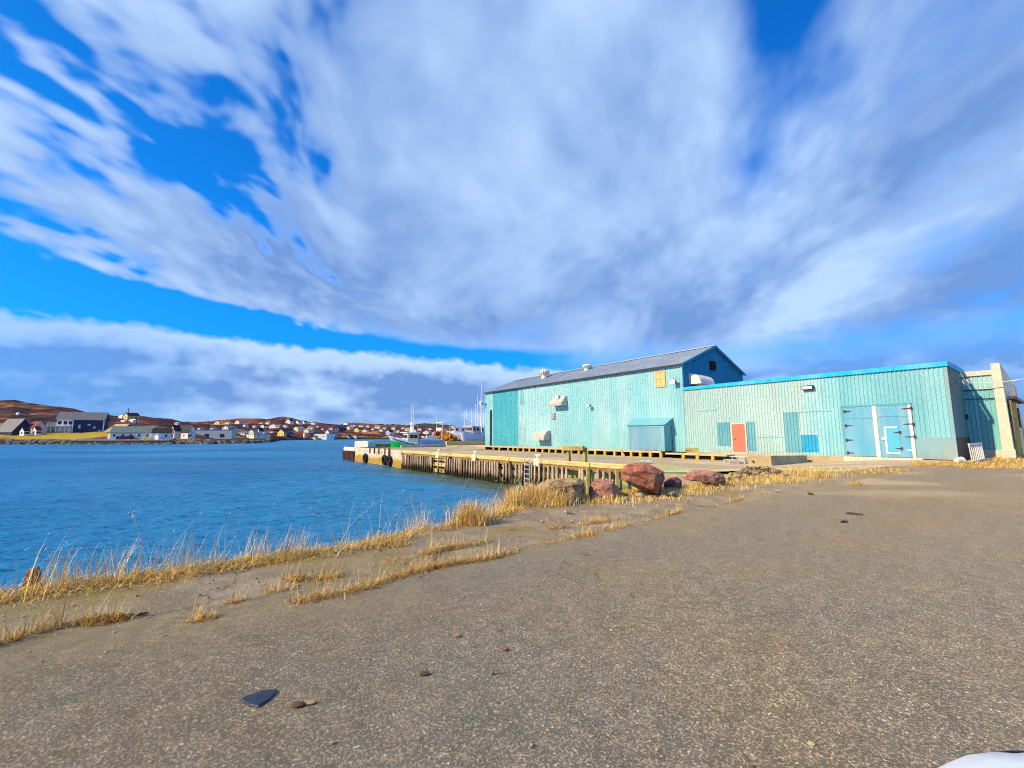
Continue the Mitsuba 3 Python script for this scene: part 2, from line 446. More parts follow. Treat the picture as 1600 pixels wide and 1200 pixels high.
def strip_fn(p, n, uv):
    d1, d2, r = voronoi(p.x * 120, p.y * 120)
    big = fbm(p.x * 0.8, p.y * 0.8, 0, 4); mid = fbm(p.x * 4, p.y * 4, 1, 3)
    c = mix((0.155, 0.13, 0.085), (0.215, 0.18, 0.12), smoothstep(0.3, 0.7, mid))
    c = mix(c, (0.17, 0.13, 0.045), smoothstep(0.5, 0.66, big) * 0.8)
    c = c * (0.66 + 0.62 * r)
    k1, k2, kr = voronoi(p.x * 0.75 + fbm(p.x * 3, p.y * 3, 0, 3) * 0.35, p.y * 0.75 + fbm(p.x * 3 + 9, p.y * 3, 0, 3) * 0.35)
    c = c * (1.0 - 0.65 * smoothstep(0.014, 0.004, k2 - k1))
    return mix(c, (0.42, 0.36, 0.26), smoothstep(0.95, 0.98, r) * 0.7) * 1.22


surf('strip', strip_fn, 0.9, lambda p, n, uv: fbm(p.x * 60, p.y * 60, 0, 3), 0.008)


def dirt_fn(p, n, uv):
    v = fbm(p.x * 1.7, p.y * 1.7, p.z * 1.7, 4); d1, d2, r = voronoi(p.x * 16, p.y * 16)
    c = mix((0.16, 0.10, 0.045), (0.30, 0.22, 0.10), smoothstep(0.3, 0.7, v)) * (0.6 + 0.7 * r)
    return mix((0.03, 0.03, 0.022), c, smoothstep(-1.9, -1.2, p.z))


surf('dirt', dirt_fn, 0.95)


def rock_mat(key, a, b, dark):
    def fn(p, n, uv):
        v = fbm(p.x * 2.2, p.y * 2.2, p.z * 2.2, 4); f = fbm(p.x * 24, p.y * 24, p.z * 24, 3); st_ = fbm(p.x * 3, p.y * 3, p.z * 14, 3)
        c = mix(a, b, smoothstep(0.3, 0.7, v))
        c = mix(c, dark, smoothstep(0.52, 0.7, st_) * 0.6)
        lich = smoothstep(0.56, 0.64, fbm(p.x * 5 + 20, p.y * 5, p.z * 5, 4)) * 0.45
        crack = smoothstep(0.035, 0.0, dr.abs(fbm(p.x * 2.6 + 7, p.y * 2.6, p.z * 3.4, 4) - 0.5)) * 0.6
        c = mix(c * (1.0 - crack), (0.5 * b[0] + 0.22, 0.5 * b[1] + 0.17, 0.5 * b[2] + 0.10), lich)
        return c * (0.55 + 0.9 * f)
    return surf(key, fn, 0.9, lambda p, n, uv: fbm(p.x * 40, p.y * 40, p.z * 40, 3) + 0.8 * fbm(p.x * 11, p.y * 11, p.z * 11, 3), 0.03)


rock_mat('red_rock', (0.42, 0.17, 0.09), (0.33, 0.12, 0.07), (0.14, 0.05, 0.035))
rock_mat('rose_rock', (0.34, 0.15, 0.10), (0.42, 0.22, 0.16), (0.16, 0.07, 0.055))
rock_mat('plum_rock', (0.12, 0.045, 0.06), (0.17, 0.06, 0.07), (0.05, 0.025, 0.03))
rock_mat('tan_rock', (0.34, 0.24, 0.09), (0.36, 0.26, 0.14), (0.16, 0.09, 0.045))
rock_mat('pale_rock', (0.46, 0.40, 0.27), (0.40, 0.34, 0.24), (0.25, 0.19, 0.12))
rock_mat('grey_rock', (0.16, 0.15, 0.13), (0.24, 0.21, 0.17), (0.08, 0.075, 0.07))
scene['blade'] = {'type': 'twosided', 'bsdf': {'type': 'diffuse', 'reflectance': {'type': 'mesh_attribute', 'name': 'vertex_color'}}}


def hill_fn(p, n, uv):
    v = fbm(p.x * 0.016, p.y * 0.016, p.z * 0.09, 4); f = fbm(p.x * 0.09, p.y * 0.045, p.z * 0.3, 4); g = fbm(p.x * 0.03 + 40, p.y * 0.018, p.z * 0.12, 4)
    c = mix((0.070, 0.018, 0.022), (0.19, 0.060, 0.02), smoothstep(0.36, 0.62, v))
    c = mix(c, (0.32, 0.17, 0.035), smoothstep(0.57, 0.68, g))
    c = mix(c, (0.022, 0.012, 0.022), smoothstep(0.42, 0.55, f) * 0.92)
    c = mix(c, (0.36, 0.27, 0.03), smoothstep(5.5, 2.5, p.z + (v - .5) * 6) * smoothstep(-0.8, 0.2, p.z) * smoothstep(0.40, 0.55, g + f * 0.3) * smoothstep(262, 235, p.y) * smoothstep(-145, -165, p.x) * 0.9)
    return mix((0.030, 0.022, 0.020), c, smoothstep(-1.2, 0.6, p.z + (f - 0.5) * 3))


surf('heath', hill_fn, 1.0)


def wood_fn(p, n, uv):
    f = fbm(p.x * 0.08, p.y * 0.08, p.z * 0.25, 4)
    return mix((0.012, 0.028, 0.030), (0.06, 0.075, 0.03), smoothstep(0.3, 0.75, f))


surf('forest', wood_fn, 1.0)


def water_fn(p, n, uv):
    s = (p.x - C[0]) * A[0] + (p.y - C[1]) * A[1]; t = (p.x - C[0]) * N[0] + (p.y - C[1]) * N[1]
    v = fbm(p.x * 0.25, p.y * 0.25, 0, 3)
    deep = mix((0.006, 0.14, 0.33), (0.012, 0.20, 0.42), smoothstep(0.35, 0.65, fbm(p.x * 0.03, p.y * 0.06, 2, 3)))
    wharf_reflection = smoothstep(-22.5, -15.6, t + (v - 0.5) * 5) * smoothstep(48, 38, s) * 0.85          # olive tint painted in for the wharf reflection and shallows
    return mix(deep, (0.075, 0.095, 0.022), wharf_reflection)


def wave_h(p, n, uv):
    k = 1.0
    a = fbm(p.x * 0.9 + p.y * 0.25, p.y * 2.2 - p.x * 0.4, 0, 3)
    b = noise(p.x * 4.5 + p.y * 1.0, p.y * 8.0 - p.x * 1.8, 3)
    gust = 0.55 + 0.9 * smoothstep(0.3, 0.7, fbm(p.x * 0.03, p.y * 0.07, 5, 3))
    return (a * 0.20 + b * 0.040) * gust


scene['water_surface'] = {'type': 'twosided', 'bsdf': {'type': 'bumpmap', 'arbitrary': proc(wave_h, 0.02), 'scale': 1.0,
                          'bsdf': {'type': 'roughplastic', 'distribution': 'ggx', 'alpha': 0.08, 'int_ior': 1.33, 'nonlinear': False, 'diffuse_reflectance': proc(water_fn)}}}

# ------------------------------------------------------------------ the yard, the bank, the water
ZW = -2.3


def edge_s(t):
    return np.interp(t, [-300, -60, -36, -33, -31, -29.5, -28, -24, -19.5, -17.5, -10, -7.5, -3, 0, 60], [1.0, 1.0, 1.0, 0.95, 1.5, 2.2, 2.3, 1.95, 1.9, 1.2, 0.95, -0.2, -0.9, -0.9, -0.9]) \
        + 0.28 * (meshkit.fbm(np.stack([np.asarray(t) * 0.9, 0 * np.asarray(t), 0 * np.asarray(t)], -1), 3, 4) - 0.5)


def yard_z(s, t):
    q = np.stack([s * 0.35, t * 0.35, 0 * s], -1)
    return 0.035 * (meshkit.fbm(q, 3, 8) - 0.5) * np.clip((8 - np.hypot(s + 4.4, t + 35)) / 3, 0.35, 1)


def sheet(S, T_, Z):
    """a grid of (s, t, z) as a mesh facing up."""
    r, c = S.shape
    v = C + S[..., None] * A + T_[..., None] * N + Z[..., None] * np.array([0, 0, 1.0])
    i = np.arange(r * c).reshape(r, c)
    a, b, d, e = i[:-1, :-1].ravel(), i[1:, :-1].ravel(), i[1:, 1:].ravel(), i[:-1, 1:].ravel()
    m = trimesh.Trimesh(v.reshape(-1, 3), np.vstack([np.stack([a, b, d], 1), np.stack([a, d, e], 1)]), process=False)
    if m.face_normals[:, 2].mean() < 0:
        m.invert()
    return m


JOINT = -0.22                                            # the slab joint where grass grows
tt = np.concatenate([np.linspace(-400, -60, 20)[:-1], np.linspace(-60, -42, 30)[:-1], np.linspace(-42, -17, 190)[:-1], np.linspace(-17, 5, 70), np.linspace(8, 300, 16)])
rr = np.concatenate([np.linspace(0, 12, 100), 12 + np.geomspace(0.2, 500, 40)])
S_ = np.minimum(JOINT, edge_s(tt))[:, None] - rr[None, :]
Tt = np.repeat(tt[:, None], len(rr), 1)
setting('asphalt_yard', sheet(S_, Tt, yard_z(S_, Tt)), 'asphalt', 'worn brown asphalt yard with coarse exposed stones', smooth=True)
ts = np.linspace(-60, -9, 380); ps = np.linspace(0, 1, 14)
e_ = edge_s(ts)
S_ = JOINT + (np.maximum(e_, JOINT + 0.02) - JOINT)[:, None] * ps[None, :] + 0.004
Tt = np.repeat(ts[:, None], len(ps), 1)
Zs = yard_z(S_, Tt) + 0.012 * (meshkit.fbm(np.stack([S_ * 2, Tt * 2, 0 * S_], -1), 3, 2) - 0.5) - 0.006
setting('concrete_strip', sheet(S_, Tt, Zs), 'strip', 'sandy concrete strip between the asphalt and the water edge', smooth=True)
tb = np.concatenate([np.linspace(-200, -60, 30)[:-1], np.linspace(-60, -13, 300)])
pr = np.array([[-0.35, -0.05], [-0.1, -0.03], [0.1, -0.03], [0.35, -0.12], [0.7, -0.35], [1.1, -0.65], [1.5, -1.0], [2.0, -1.45], [2.6, -1.95], [3.3, -2.5], [4.5, -3.2]])
S_ = edge_s(tb)[:, None] + pr[:, 0][None, :]; Tt = np.repeat(tb[:, None], len(pr), 1)
Zb = pr[:, 1][None, :] + 0.25 * (meshkit.fbm(np.stack([S_ * 1.2, Tt * 1.2, 0 * S_], -1), 4, 6) - 0.5) * np.clip(pr[:, 0] / 0.8, 0, 1)[None, :]
setting('bank', sheet(S_, Tt, Zb), 'dirt', 'stony earth bank falling from the yard to the water', smooth=True)

az = np.radians(np.linspace(-118, 62, 560)); rad = np.concatenate([np.geomspace(3.0, 90, 430), np.geomspace(93, 5000, 60)])
AZ, RD = np.meshgrid(az, rad)
X_, Y_ = RD * np.sin(AZ), RD * np.cos(AZ)
q = np.stack([X_ * 0.55 + Y_ * 0.12, Y_ * 1.25 - X_ * 0.22, 0 * X_], -1)
hw = 0.26 * (meshkit.fbm(q, 3, 40) - 0.5) + 0.10 * (meshkit.fbm(q * 3.1, 3, 44) - 0.5)
Zw = ZW + hw * np.clip((120 - RD) / 80, 0, 1)
v = np.stack([X_, Y_, Zw], -1).reshape(-1, 3)
i = np.arange(len(v)).reshape(X_.shape)
a, b, c_, d_ = i[:-1, :-1].ravel(), i[:-1, 1:].ravel(), i[1:, 1:].ravel(), i[1:, :-1].ravel()
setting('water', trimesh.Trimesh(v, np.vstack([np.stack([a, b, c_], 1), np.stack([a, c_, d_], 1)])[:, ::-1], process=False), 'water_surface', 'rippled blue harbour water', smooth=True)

# ------------------------------------------------------------------ the far shore and its hills
SKY_PX = [-260, -120, 0, 20, 45, 60, 90, 120, 140, 160, 185, 210, 225, 260, 289, 316, 340, 374, 409, 418, 442, 457, 470, 498, 530, 552, 578, 614, 635, 665, 687, 717, 758, 900, 1100]
SKY_PY = [622, 618, 624, 623.5, 629, 631, 634, 640, 645, 645, 649.5, 650.5, 649, 653.5, 659, 658.5, 656, 653, 653, 654.4, 650, 652, 656.5, 660, 662.5, 660, 661.5, 664, 665, 665.5, 667, 668.5, 669.5, 670, 670]
SHORE = ([-260, 0, 330, 390, 428, 434, 445, 480, 560, 640, 800, 1100], [188, 196, 203, 222, 262, 330, 420, 450, 560, 560, 560, 560])
RIDGE = ([-260, 0, 250, 330, 420, 520, 620, 760, 1100], [380, 400, 430, 560, 660, 760, 820, 860, 900])


def land(px, D):
    """height of the far shore at column px (an azimuth) and depth D, over arrays."""
    px, D = np.broadcast_arrays(np.asarray(px, float), np.asarray(D, float))
    d0, d1 = np.interp(px, *SHORE), np.interp(px, *RIDGE)
    x = (px - 800) / F * D
    zr = ZC + (HZ - np.interp(px, SKY_PX, SKY_PY)) / F * d1 * 1.0
    dr_ = np.maximum(d0, np.interp(px, [250, 330, 426, 445, 560], [203, 320, 425, 425, 560]))
    f = (D - dr_) / (d1 - dr_)
    low = ZW - 0.9 + np.clip((D - d0) / 7.0, 0, 1) ** 0.8 * (2.6 + 0.5 * (px < 330))
    q = np.stack([x * 0.02, D * 0.02, 0 * x], -1)
    rise = (zr - 0.5) * np.clip(f, 0, 1) ** 0.92
    bump = (meshkit.fbm(q, 4, 12) - 0.5) * np.clip(f * 3, 0, 1) * np.clip((1.0 - f) * 4, 0, 1) * (zr * 0.30)
    small = (meshkit.fbm(q * 4, 4, 14) - 0.5) * 2.6 * np.clip(f * 6, 0.15, 1)
    back = np.clip(f - 1, 0, 3) * zr * 0.8
    return np.maximum(low + rise + bump + small - back, ZW - 3)


pxs = np.arange(-260, 1100, 2.5); fs = np.concatenate([[-0.01], np.geomspace(0.004, 0.1, 14), np.linspace(0.11, 1.06, 90), [1.2, 1.6]])
PX, FF = np.meshgrid(pxs, fs)
DD = np.interp(PX, *SHORE) + FF * (np.interp(PX, *RIDGE) - np.interp(PX, *SHORE))
ZZ = land(PX, DD)
v = np.stack([(PX - 800) / F * DD, DD, ZZ], -1).reshape(-1, 3); i = np.arange(len(v)).reshape(PX.shape)
a, b, c_, d_ = i[:-1, :-1].ravel(), i[:-1, 1:].ravel(), i[1:, 1:].ravel(), i[1:, :-1].ravel()
setting('hills', trimesh.Trimesh(v, np.vstack([np.stack([a, b, c_], 1), np.stack([a, c_, d_], 1)]), process=False), 'heath', 'rust brown heath hills of the far harbour shore', smooth=True)
# the dark wooded ridge behind
pr_px = [480, 540, 578, 614, 640, 665, 690, 717, 760, 830, 950, 1100]; pr_py = [668, 664, 662.5, 663, 664.5, 661, 663.5, 666.5, 668, 667, 668, 669]
rx = np.arange(480, 1100, 1.2); rf = np.linspace(0, 1.2, 26)
PX, FF = np.meshgrid(rx, rf); DD = 900 + FF * 300
zt = ZC + (HZ - np.interp(PX, pr_px, pr_py)) / F * 1200
ZZ = -2 + (zt + 2) * np.clip(FF, 0, 1) ** 0.7 - np.clip(FF - 1, 0, 1) * 60
ZZ += 5.5 * (meshkit.fbm(np.stack([PX * 0.35, DD * 0.05, 0 * PX], -1), 3, 77) - 0.5) * np.clip(FF * 3, 0, 1)
v = np.stack([(PX - 800) / F * DD, DD, ZZ], -1).reshape(-1, 3); i = np.arange(len(v)).reshape(PX.shape)
a, b, c_, d_ = i[:-1, :-1].ravel(), i[:-1, 1:].ravel(), i[1:, 1:].ravel(), i[1:, :-1].ravel()
setting('forest_ridge', trimesh.Trimesh(v, np.vstack([np.stack([a, b, c_], 1), np.stack([a, c_, d_], 1)]), process=False), 'forest', 'dark wooded ridge beyond the village', smooth=True)

# ------------------------------------------------------------------ the wharf
TW, SE, ZD = -15.3, 66.0, -0.57                          # water side, far end, deck level


def deck_z(s):
    f = np.clip((9.5 - s) / 8.5, 0, 1)
    return ZD + 0.49 * f * f * (3 - 2 * f)


wharf = thing('wharf', 'long harbour wharf with timber piles, yellow cap timbers and a tan concrete deck', 'wharf')
sg = np.concatenate([np.linspace(-1.5, 12, 60), np.linspace(12.5, SE, 70)]); tg = np.linspace(0, 1, 40)
near_edge = np.interp(sg, [-1.5, 2.6, 5.6, 9.2, 10], [-14.0, -14.6, -12.6, TW, TW])
S_ = np.repeat(sg[:, None], 40, 1); Tt = near_edge[:, None] + (18 - near_edge)[:, None] * tg[None, :]
part(wharf, 'deck', sheet(S_, Tt, deck_z(S_) + 0.02 * (meshkit.fbm(np.stack([S_ * .3, Tt * .4, 0 * S_], -1), 2, 9) - 0.5)), 'deck', True, label='tan and olive stained concrete deck of the wharf')
part(wharf, 'crib_wall', wb(9.3, 43.0, TW + 0.55, TW + 1.2, -3.4, ZD - 0.06), 'crib', label='dark crib wall behind the piles')
part(wharf, 'apron_edge', to_w(loft([np.array([[9.3, TW, z], [5.6, -12.6, z], [5.6, -11.0, z], [9.3, -12.0, z]]) for z in (-3.2, ZD - 0.03)])), 'concrete', label='green stained concrete edge at the near end of the wharf')
part(wharf, 'sea_wall', wb(43.0, 60.4, TW + 0.02, TW + 0.6, -3.4, ZD + 0.22, 0.03), 'seawall', label='cream concrete face with a rusty yellow tide band')
part(wharf, 'end_wall', wb(SE - 0.5, SE - 0.02, TW + 0.6, 18, -3.4, ZD - 0.03), 'crib')
part(wharf, 'cap_beam', wb(60.4, SE, TW - 0.05, TW + 0.5, ZD - 0.30, ZD + 0.24, 0.03), 'pale_concrete', label='cream cap beam over dark piles at the wharf end')
part(wharf, 'end_curb', wb(SE - 0.45, SE - 0.02, -6.0, 1.5, ZD + 0.0, ZD + 0.38, 0.03), 'rail_timber', label='pale timber curb across the wharf end')
part(wharf, 'end_curb', wb(SE - 0.45, SE - 0.02, -14.6, -8.6, ZD + 0.0, ZD + 0.14, 0.03), 'brown_timber')
# cap timbers in lengths, each with a brown wale under it
cuts = [9.6, 13.8, 18.3, 22.0, 26.6, 31.2, 35.4, 39.2, 42.6]
for k, (s0, s1) in enumerate(zip(cuts[:-1], cuts[1:])):
    dz = random.uniform(-0.02, 0.02)
    part(wharf, 'cap_timber', wb(s0 + 0.03, s1 - 0.03, TW - 0.12, TW + 0.22, ZD + 0.02 + dz, ZD + 0.30 + dz, 0.025), 'cap_timber')
    part(wharf, 'wale', wb(s0 + 0.06 + random.uniform(0, .5), s1 + random.uniform(-0.2, 0.2) - 0.06, TW - 0.06, TW + 0.16, ZD - 0.27, ZD + 0.0, 0.02), 'brown_timber')
pile_px = [628.8, 630.8, 632.8, 634.8, 638.8, 642.5, 645, 648, 651, 654, 657.6, 661, 665, 668.3, 671.5, 674.3, 685.2, 696.6, 700, 703.6, 707.3, 711, 714.7, 718.4, 721.6, 725.9, 730, 734.4, 738.1, 742.3, 746.3, 749.9, 754.6, 758.3, 762.5, 766, 770, 774, 778,
           787.5, 791.8, 797, 807, 812.5, 815.7, 830.5, 836.3, 843, 850.2, 857, 864.2, 870.2, 879, 885.5, 906, 910, 934, 943, 953]
for x in pile_px:
    s = W(x, 715, TW - 0.18)[0]
    r = random.uniform(0.085, 0.11)
    z1 = ZD + random.uniform(-0.18, -0.08)
    p0 = loc(s + random.uniform(-.05, .05), TW - 0.19 + random.uniform(-0.04, 0.03), -3.6)
    part(wharf, 'pile', tube([p0, loc(s, TW - 0.20, -1.6), loc(s, TW - 0.20, z1)], [r * 1.08, r, r * 0.95], 9), 'pile_wood', 40)
for x in (917.5, 963):                                   # two tall fender posts rise in front of the cap
    s = W(x, 720, TW - 0.34)[0]
    part(wharf, 'fender_post', bar(loc(s, TW - 0.32, -3.4), loc(s, TW - 0.30, ZD + 0.0), 0.2, ch=0.02), 'old_wood')
for s in np.linspace(60.7, SE - 0.2, 9):
    part(wharf, 'end_pile', tube([loc(s, TW - 0.08, -3.5), loc(s, TW - 0.08, ZD - 0.34)], 0.17, 8), 'rust_dark', 40)
# yellow crib blocks seen in the gaps between the piles
for px0, px1 in ((676, 695.5), (781, 786), (799, 805)):
    s1, s0 = W(px0, 716, TW)[0], W(px1, 716, TW)[0]
    for z0, z1 in ((-1.05, -0.72), (-1.62, -1.28), (-2.2, -1.85)):
        part(wharf, 'crib_timber', wb(s0, s1, TW + 0.1, TW + 0.5, z0, z1, 0.03), 'cap_timber' if z0 > -1.7 else 'old_wood')
# bollards on the cap
for x, y in ((685, 706), (742, 710.5), (840, 717)):
    s = W(x, y, TW)[0]; z = ZD + 0.30
    part(wharf, 'bollard', cat([wb(s - 0.3, s + 0.3, TW - 0.16, TW + 0.3, ZD - 0.22, z + 0.03, 0.03), tube([loc(s, TW + 0.05, z), loc(s, TW + 0.05, z + 0.28)], [0.13, 0.10], 10),
                                tube([loc(s - 0.32, TW + 0.05, z + 0.27), loc(s + 0.32, TW + 0.05, z + 0.27)], 0.06, 8)]), 'pale_concrete', 35, label='cream mooring bollard on the cap timber')
for x in (578.5, 585.5, 592.5, 602):                      # posts standing along the concrete face
    s = W(x, 704, TW)[0]
    part(wharf, 'iron_post', tube([loc(s, TW - 0.05, ZD - 0.35), loc(s, TW - 0.05, ZD + 0.42)], 0.09, 7), 'rust_dark', 40)
s = W(609.3, 705, TW)[0]
part(wharf, 'iron_post', bar(loc(s, TW - 0.09, -2.0), loc(s, TW - 0.09, ZD + 0.45), 0.2), 'rust_dark')
for k, (x, y) in enumerate(((571, 715.6), (601, 718.5), (608.5, 719.8))):
    s, z = W(x, y, TW - 0.15)
    m = trimesh.creation.torus(0.48, 0.17, major_sections=20, minor_sections=9)
    m.apply_transform(trimesh.transformations.rotation_matrix(math.pi / 2, [1, 0, 0])); m.apply_translation([s, TW - 0.2, z])
    tk = solo('tyre_fender', to_w(m), 'rubber', ('black tyre fender at the far corner of the cream concrete wharf face', 'left one of two adjacent black tyre fenders on the cream wharf face', 'black tyre fender nearest the timber piles on the cream wharf face')[k], 'tyre', 40, 'tyre fenders on the concrete wharf face')
# the ladder
ld = thing('wharf_ladder', 'pale metal ladder hanging down the wharf piles to the water', 'ladder')
sa, sb = W(827, 722, TW - 0.38)[0], W(819.5, 722, TW - 0.38)[0]
for s in (sa, sb):
    part(ld, 'rail', bar(loc(s, TW - 0.38, -2.9), loc(s, TW - 0.38, ZD + 0.28), 0.07), 'galv')
for z in np.arange(-2.7, ZD + 0.2, 0.34):
    part(ld, 'rung', tube([loc(sa, TW - 0.38, z), loc(sb, TW - 0.38, z)], 0.028, 6), 'galv')
# goal-shaped timber frame on the cap
fr = thing('timber_frame', 'weathered goal shaped timber frame of two posts and a beam on the wharf edge', 'timber frame')
tF = TW + 0.55
s1, s0 = W(888.5, 712, tF)[0], W(914, 712, tF)[0]
zt = W(914, 697, tF)[1]
for s in (s0, s1):
    part(fr, 'post', bar(loc(s, tF, ZD), loc(s, tF, zt - 0.08 - (0.0 if s == s0 else 0.22)), 0.22, up=N, ch=0.02), 'old_wood')
sL = W(880, 699, tF - 0.22)[0]
part(fr, 'beam', bar(loc(s0 - 0.12, tF - 0.22, zt - 0.13), loc(sL, tF - 0.22, zt - 0.17), 0.2, 0.30, ch=0.02), 'old_wood')

# ------------------------------------------------------------------ the tall warehouse
HE, HR, WD, S0, S1 = 7.83, 10.12, 11.5, 16.70, 48.6
wh = thing('warehouse', 'tall gabled warehouse clad in ribbed aqua metal with a grey roof beside the wharf', 'warehouse')


def front(u, o, h):
    return loc(u, -o, h)


step = PITCH_RIB * 4
edges = [S0]
while edges[-1] < S1 - 0.02:
    edges.append(min(edges[-1] + step, S1))
sT0, sT1 = W(808, 660)[0], W(776.5, 660)[0]              # the solid teal bay
for s0, s1 in zip(edges[:-1], edges[1:]):
    m_ = (s0 + s1) / 2
    mat = 'teal' if sT0 - 0.4 < m_ < sT1 + 0.4 else ('aqua' if rng.random() < (0.75 if m_ < 32 else 0.3) else 'aqua_faded')
    part(wh, 'wall_sheet', corr(s0, s1, lambda u: HE - 0.04, lambda u: -0.06, front, PITCH_RIB, DEEP), mat)


def gable_top(t):
    return HE + (HR - HE) * (1 - abs(t - WD / 2) / (WD / 2)) - 0.05


part(wh, 'gable_wall', corr(0.05, WD, gable_top, lambda t: -0.3, lambda u, o, h: loc(S0 - o, u, h)), 'gable_shade', label='gable wall over the low roof, shade painted in as deep blue')
part(wh, 'far_gable_wall', corr(0.05, WD, gable_top, lambda t: -0.3, lambda u, o, h: loc(S1 + o, u, h)), 'aqua')
part(wh, 'back_wall', corr(S0, S1, lambda u: HE - 0.04, lambda u: -0.3, lambda u, o, h: loc(u, WD + o, h)), 'aqua')
part(wh, 'corner_trim', cat([wb(S0 - 0.05, S0 + 0.12, -0.05, 0.0, -0.06, HE - 0.03), wb(S0 - 0.053, S0 - 0.01, -0.05, 0.12, 5.5, HE - 0.03)]), 'aqua')
part(wh, 'corner_trim', wb(S1 - 0.12, S1 + 0.05, -0.05, 0.0, -0.06, HE - 0.03), 'aqua_faded')
ov, sl = 0.28, (HR - HE) / (WD / 2)


def roof_pt(side):
    def f(u, o, h):                                      # h runs from the eave (0) to the ridge (1)
        t = -ov + (WD / 2 + ov) * h
        z = HE - ov * sl + (HR - HE + ov * sl) * h
        return loc(u, t if side < 0 else WD - t, z + 0.05 + o)
    return f


re_ = np.arange(S0 - 0.25, S1 + 0.3, 1.2)
for k, (s0, s1) in enumerate(zip(re_[:-1], re_[1:])):
    part(wh, 'roof_sheet', corr(s0, s1, lambda u: 1.0, lambda u: 0.0, roof_pt(-1), 0.3, 0.03), 'roof_metal')
part(wh, 'back_roof', corr(re_[0], re_[-1], lambda u: 1.0, lambda u: 0.0, roof_pt(1), 0.3, 0.03), 'roof_metal')
part(wh, 'ridge_cap', to_w(loft([np.array([[s, WD / 2 - 0.3, HR + 0.02], [s, WD / 2, HR + 0.15], [s, WD / 2 + 0.3, HR + 0.02], [s, WD / 2, HR + 0.05]]) for s in (re_[0] - 0.02, re_[-1] + 0.02)])), 'galv')
part(wh, 'eave_trim', wb(re_[0], re_[-1], -ov - 0.04, -ov + 0.0, HE - 0.18, HE - 0.03), 'dark_metal')
for a0, a1 in ((-ov, WD / 2), (WD + ov, WD / 2)):
    za = HE - ov * sl
    part(wh, 'barge_trim', bar(loc(re_[0] - 0.02, a0, za + 0.0), loc(re_[0] - 0.02, a1, HR + 0.0), 0.05, 0.2), 'gable_shade')
part(wh, 'pipe', tube([loc(W(768, 660)[0], -0.13, -0.05), loc(W(768, 660)[0], -0.13, W(768, 641)[1])], 0.13, 8), 'dark_metal', 40, label='dark vertical pipe near the far corner')
# window high on the wall, boarded with plywood
s1, zt = W(1025, 582); s0, zb = W(1039.5, 603)
wn = part(wh, 'window', cat([wb(s0 - .08, s1 + .08, -0.10, -0.03, zt - 0.02, zt + 0.08), wb(s0 - .08, s1 + .08, -0.10, -0.03, zb - 0.08, zb + 0.02), wb(s1 - 0.02, s1 + .08, -0.10, -0.03, zb + .02, zt - .02), wb(s0 - .08, s0 + 0.02, -0.10, -0.03, zb + .02, zt - .02)]), 'plank_wood', label='small window boarded with yellow plywood')
zm = zb + (zt - zb) * 0.48; sm = (s0 + s1) / 2 - 0.05
for a0, a1, b0, b1 in ((s0 + .02, sm - .02, zb + .02, zm - .02), (sm + .02, s1 - .02, zb + .02, zm - .02), (s0 + .02, sm - .02, zm + .02, zt - .02), (sm + .02, s1 - .02, zm + .02, zt - .02)):
    part(wn, 'board', wb(a0, a1, -0.065, -0.036, b0, b1), 'plank_wood')


def flood(parent, px, py, w=0.45, h=0.42, out=0.55):
    s, z = W(px, py, -out)
    f = part(parent, 'floodlight', cat([to_w(loft([np.array([[s - w * .3 * k, -out - .02 + dt, z - h * .3 * k], [s + w * .3 * k, -out - .02 + dt, z - h * .3 * k], [s + w * .3 * k, -out - .02 + dt, z + h * .3 * k], [s - w * .3 * k, -out - .02 + dt, z + h * .3 * k]]) for dt, k in ((0.3, 0.7), (0.0, 1.6))])),
                                         bar(loc(s, -out + .28, z), loc(s, -0.02, z + 0.02), 0.07)]), 'dark_metal')
    part(f, 'lens', wb(s - w * .42, s + w * .42, -out - 0.05, -out - 0.022, z - h * .42, z + h * .42), 'lens')
    return f


flood(wh, 1051.5, 596, 0.5, 0.5)
flood(wh, 870.5, 621, 0.6, 0.55)
flood(wh, 919, 634, 0.45, 0.35)
fk = thing('corner_floodlight', 'white floodlight on a short arm at the far corner of the tall warehouse', 'floodlight')
sC, zC = W(755, 630, -0.5)
part(fk, 'lamp', to_w(loft([np.array([[sC + .1 + k * .25, -0.5 - k * .1, zC - .28 + k * .1], [sC + .1 + k * .25, -0.5 - .4, zC - .28 + k * .1], [sC + .1 + k * .25, -0.5 - .4, zC + .22 + k * .1], [sC + .1 + k * .25, -0.5 - k * .1, zC + .22 + k * .1]]) for k in (0, 1)])), 'white_paint')
part(fk, 'arm', bar(loc(S1 - 0.2, -0.02, zC - 0.15), loc(sC + 0.1, -0.6, zC - 0.1), 0.1), 'dark_metal')


def hood(parent, px0, px1, py0, py1, out, round_=False, mat='hood_metal', label=None):
    """a sheet metal exhaust hood: a curved or sloping top, open below."""
    s1, s0 = W(px0, (py0 + py1) / 2, -0.03)[0], W(px1, (py0 + py1) / 2, -0.03)[0]
    zt, zb = W((px0 + px1) / 2, py0, -out * .3)[1], W((px0 + px1) / 2, py1, -out)[1]
    prof = [(-0.03, zt)]
    if round_:
        for k in np.linspace(0.15, 1, 7):
            a_ = k * math.pi / 2
            prof.append((-0.03 - out * math.sin(a_), zb + (zt - zb) * math.cos(a_)))
    else:
        prof += [(-0.03 - out * .25, zt), (-0.03 - out, zb + 0.22), (-0.03 - out, zb)]
    prof += [(-0.03, zb - (0.0))]
    rings = [np.array([[s, t, z] for t, z in prof]) for s in (s0, s1)]
    m = to_w(loft(rings))
    return part(parent, 'vent_hood', m, mat, 30, label=label)


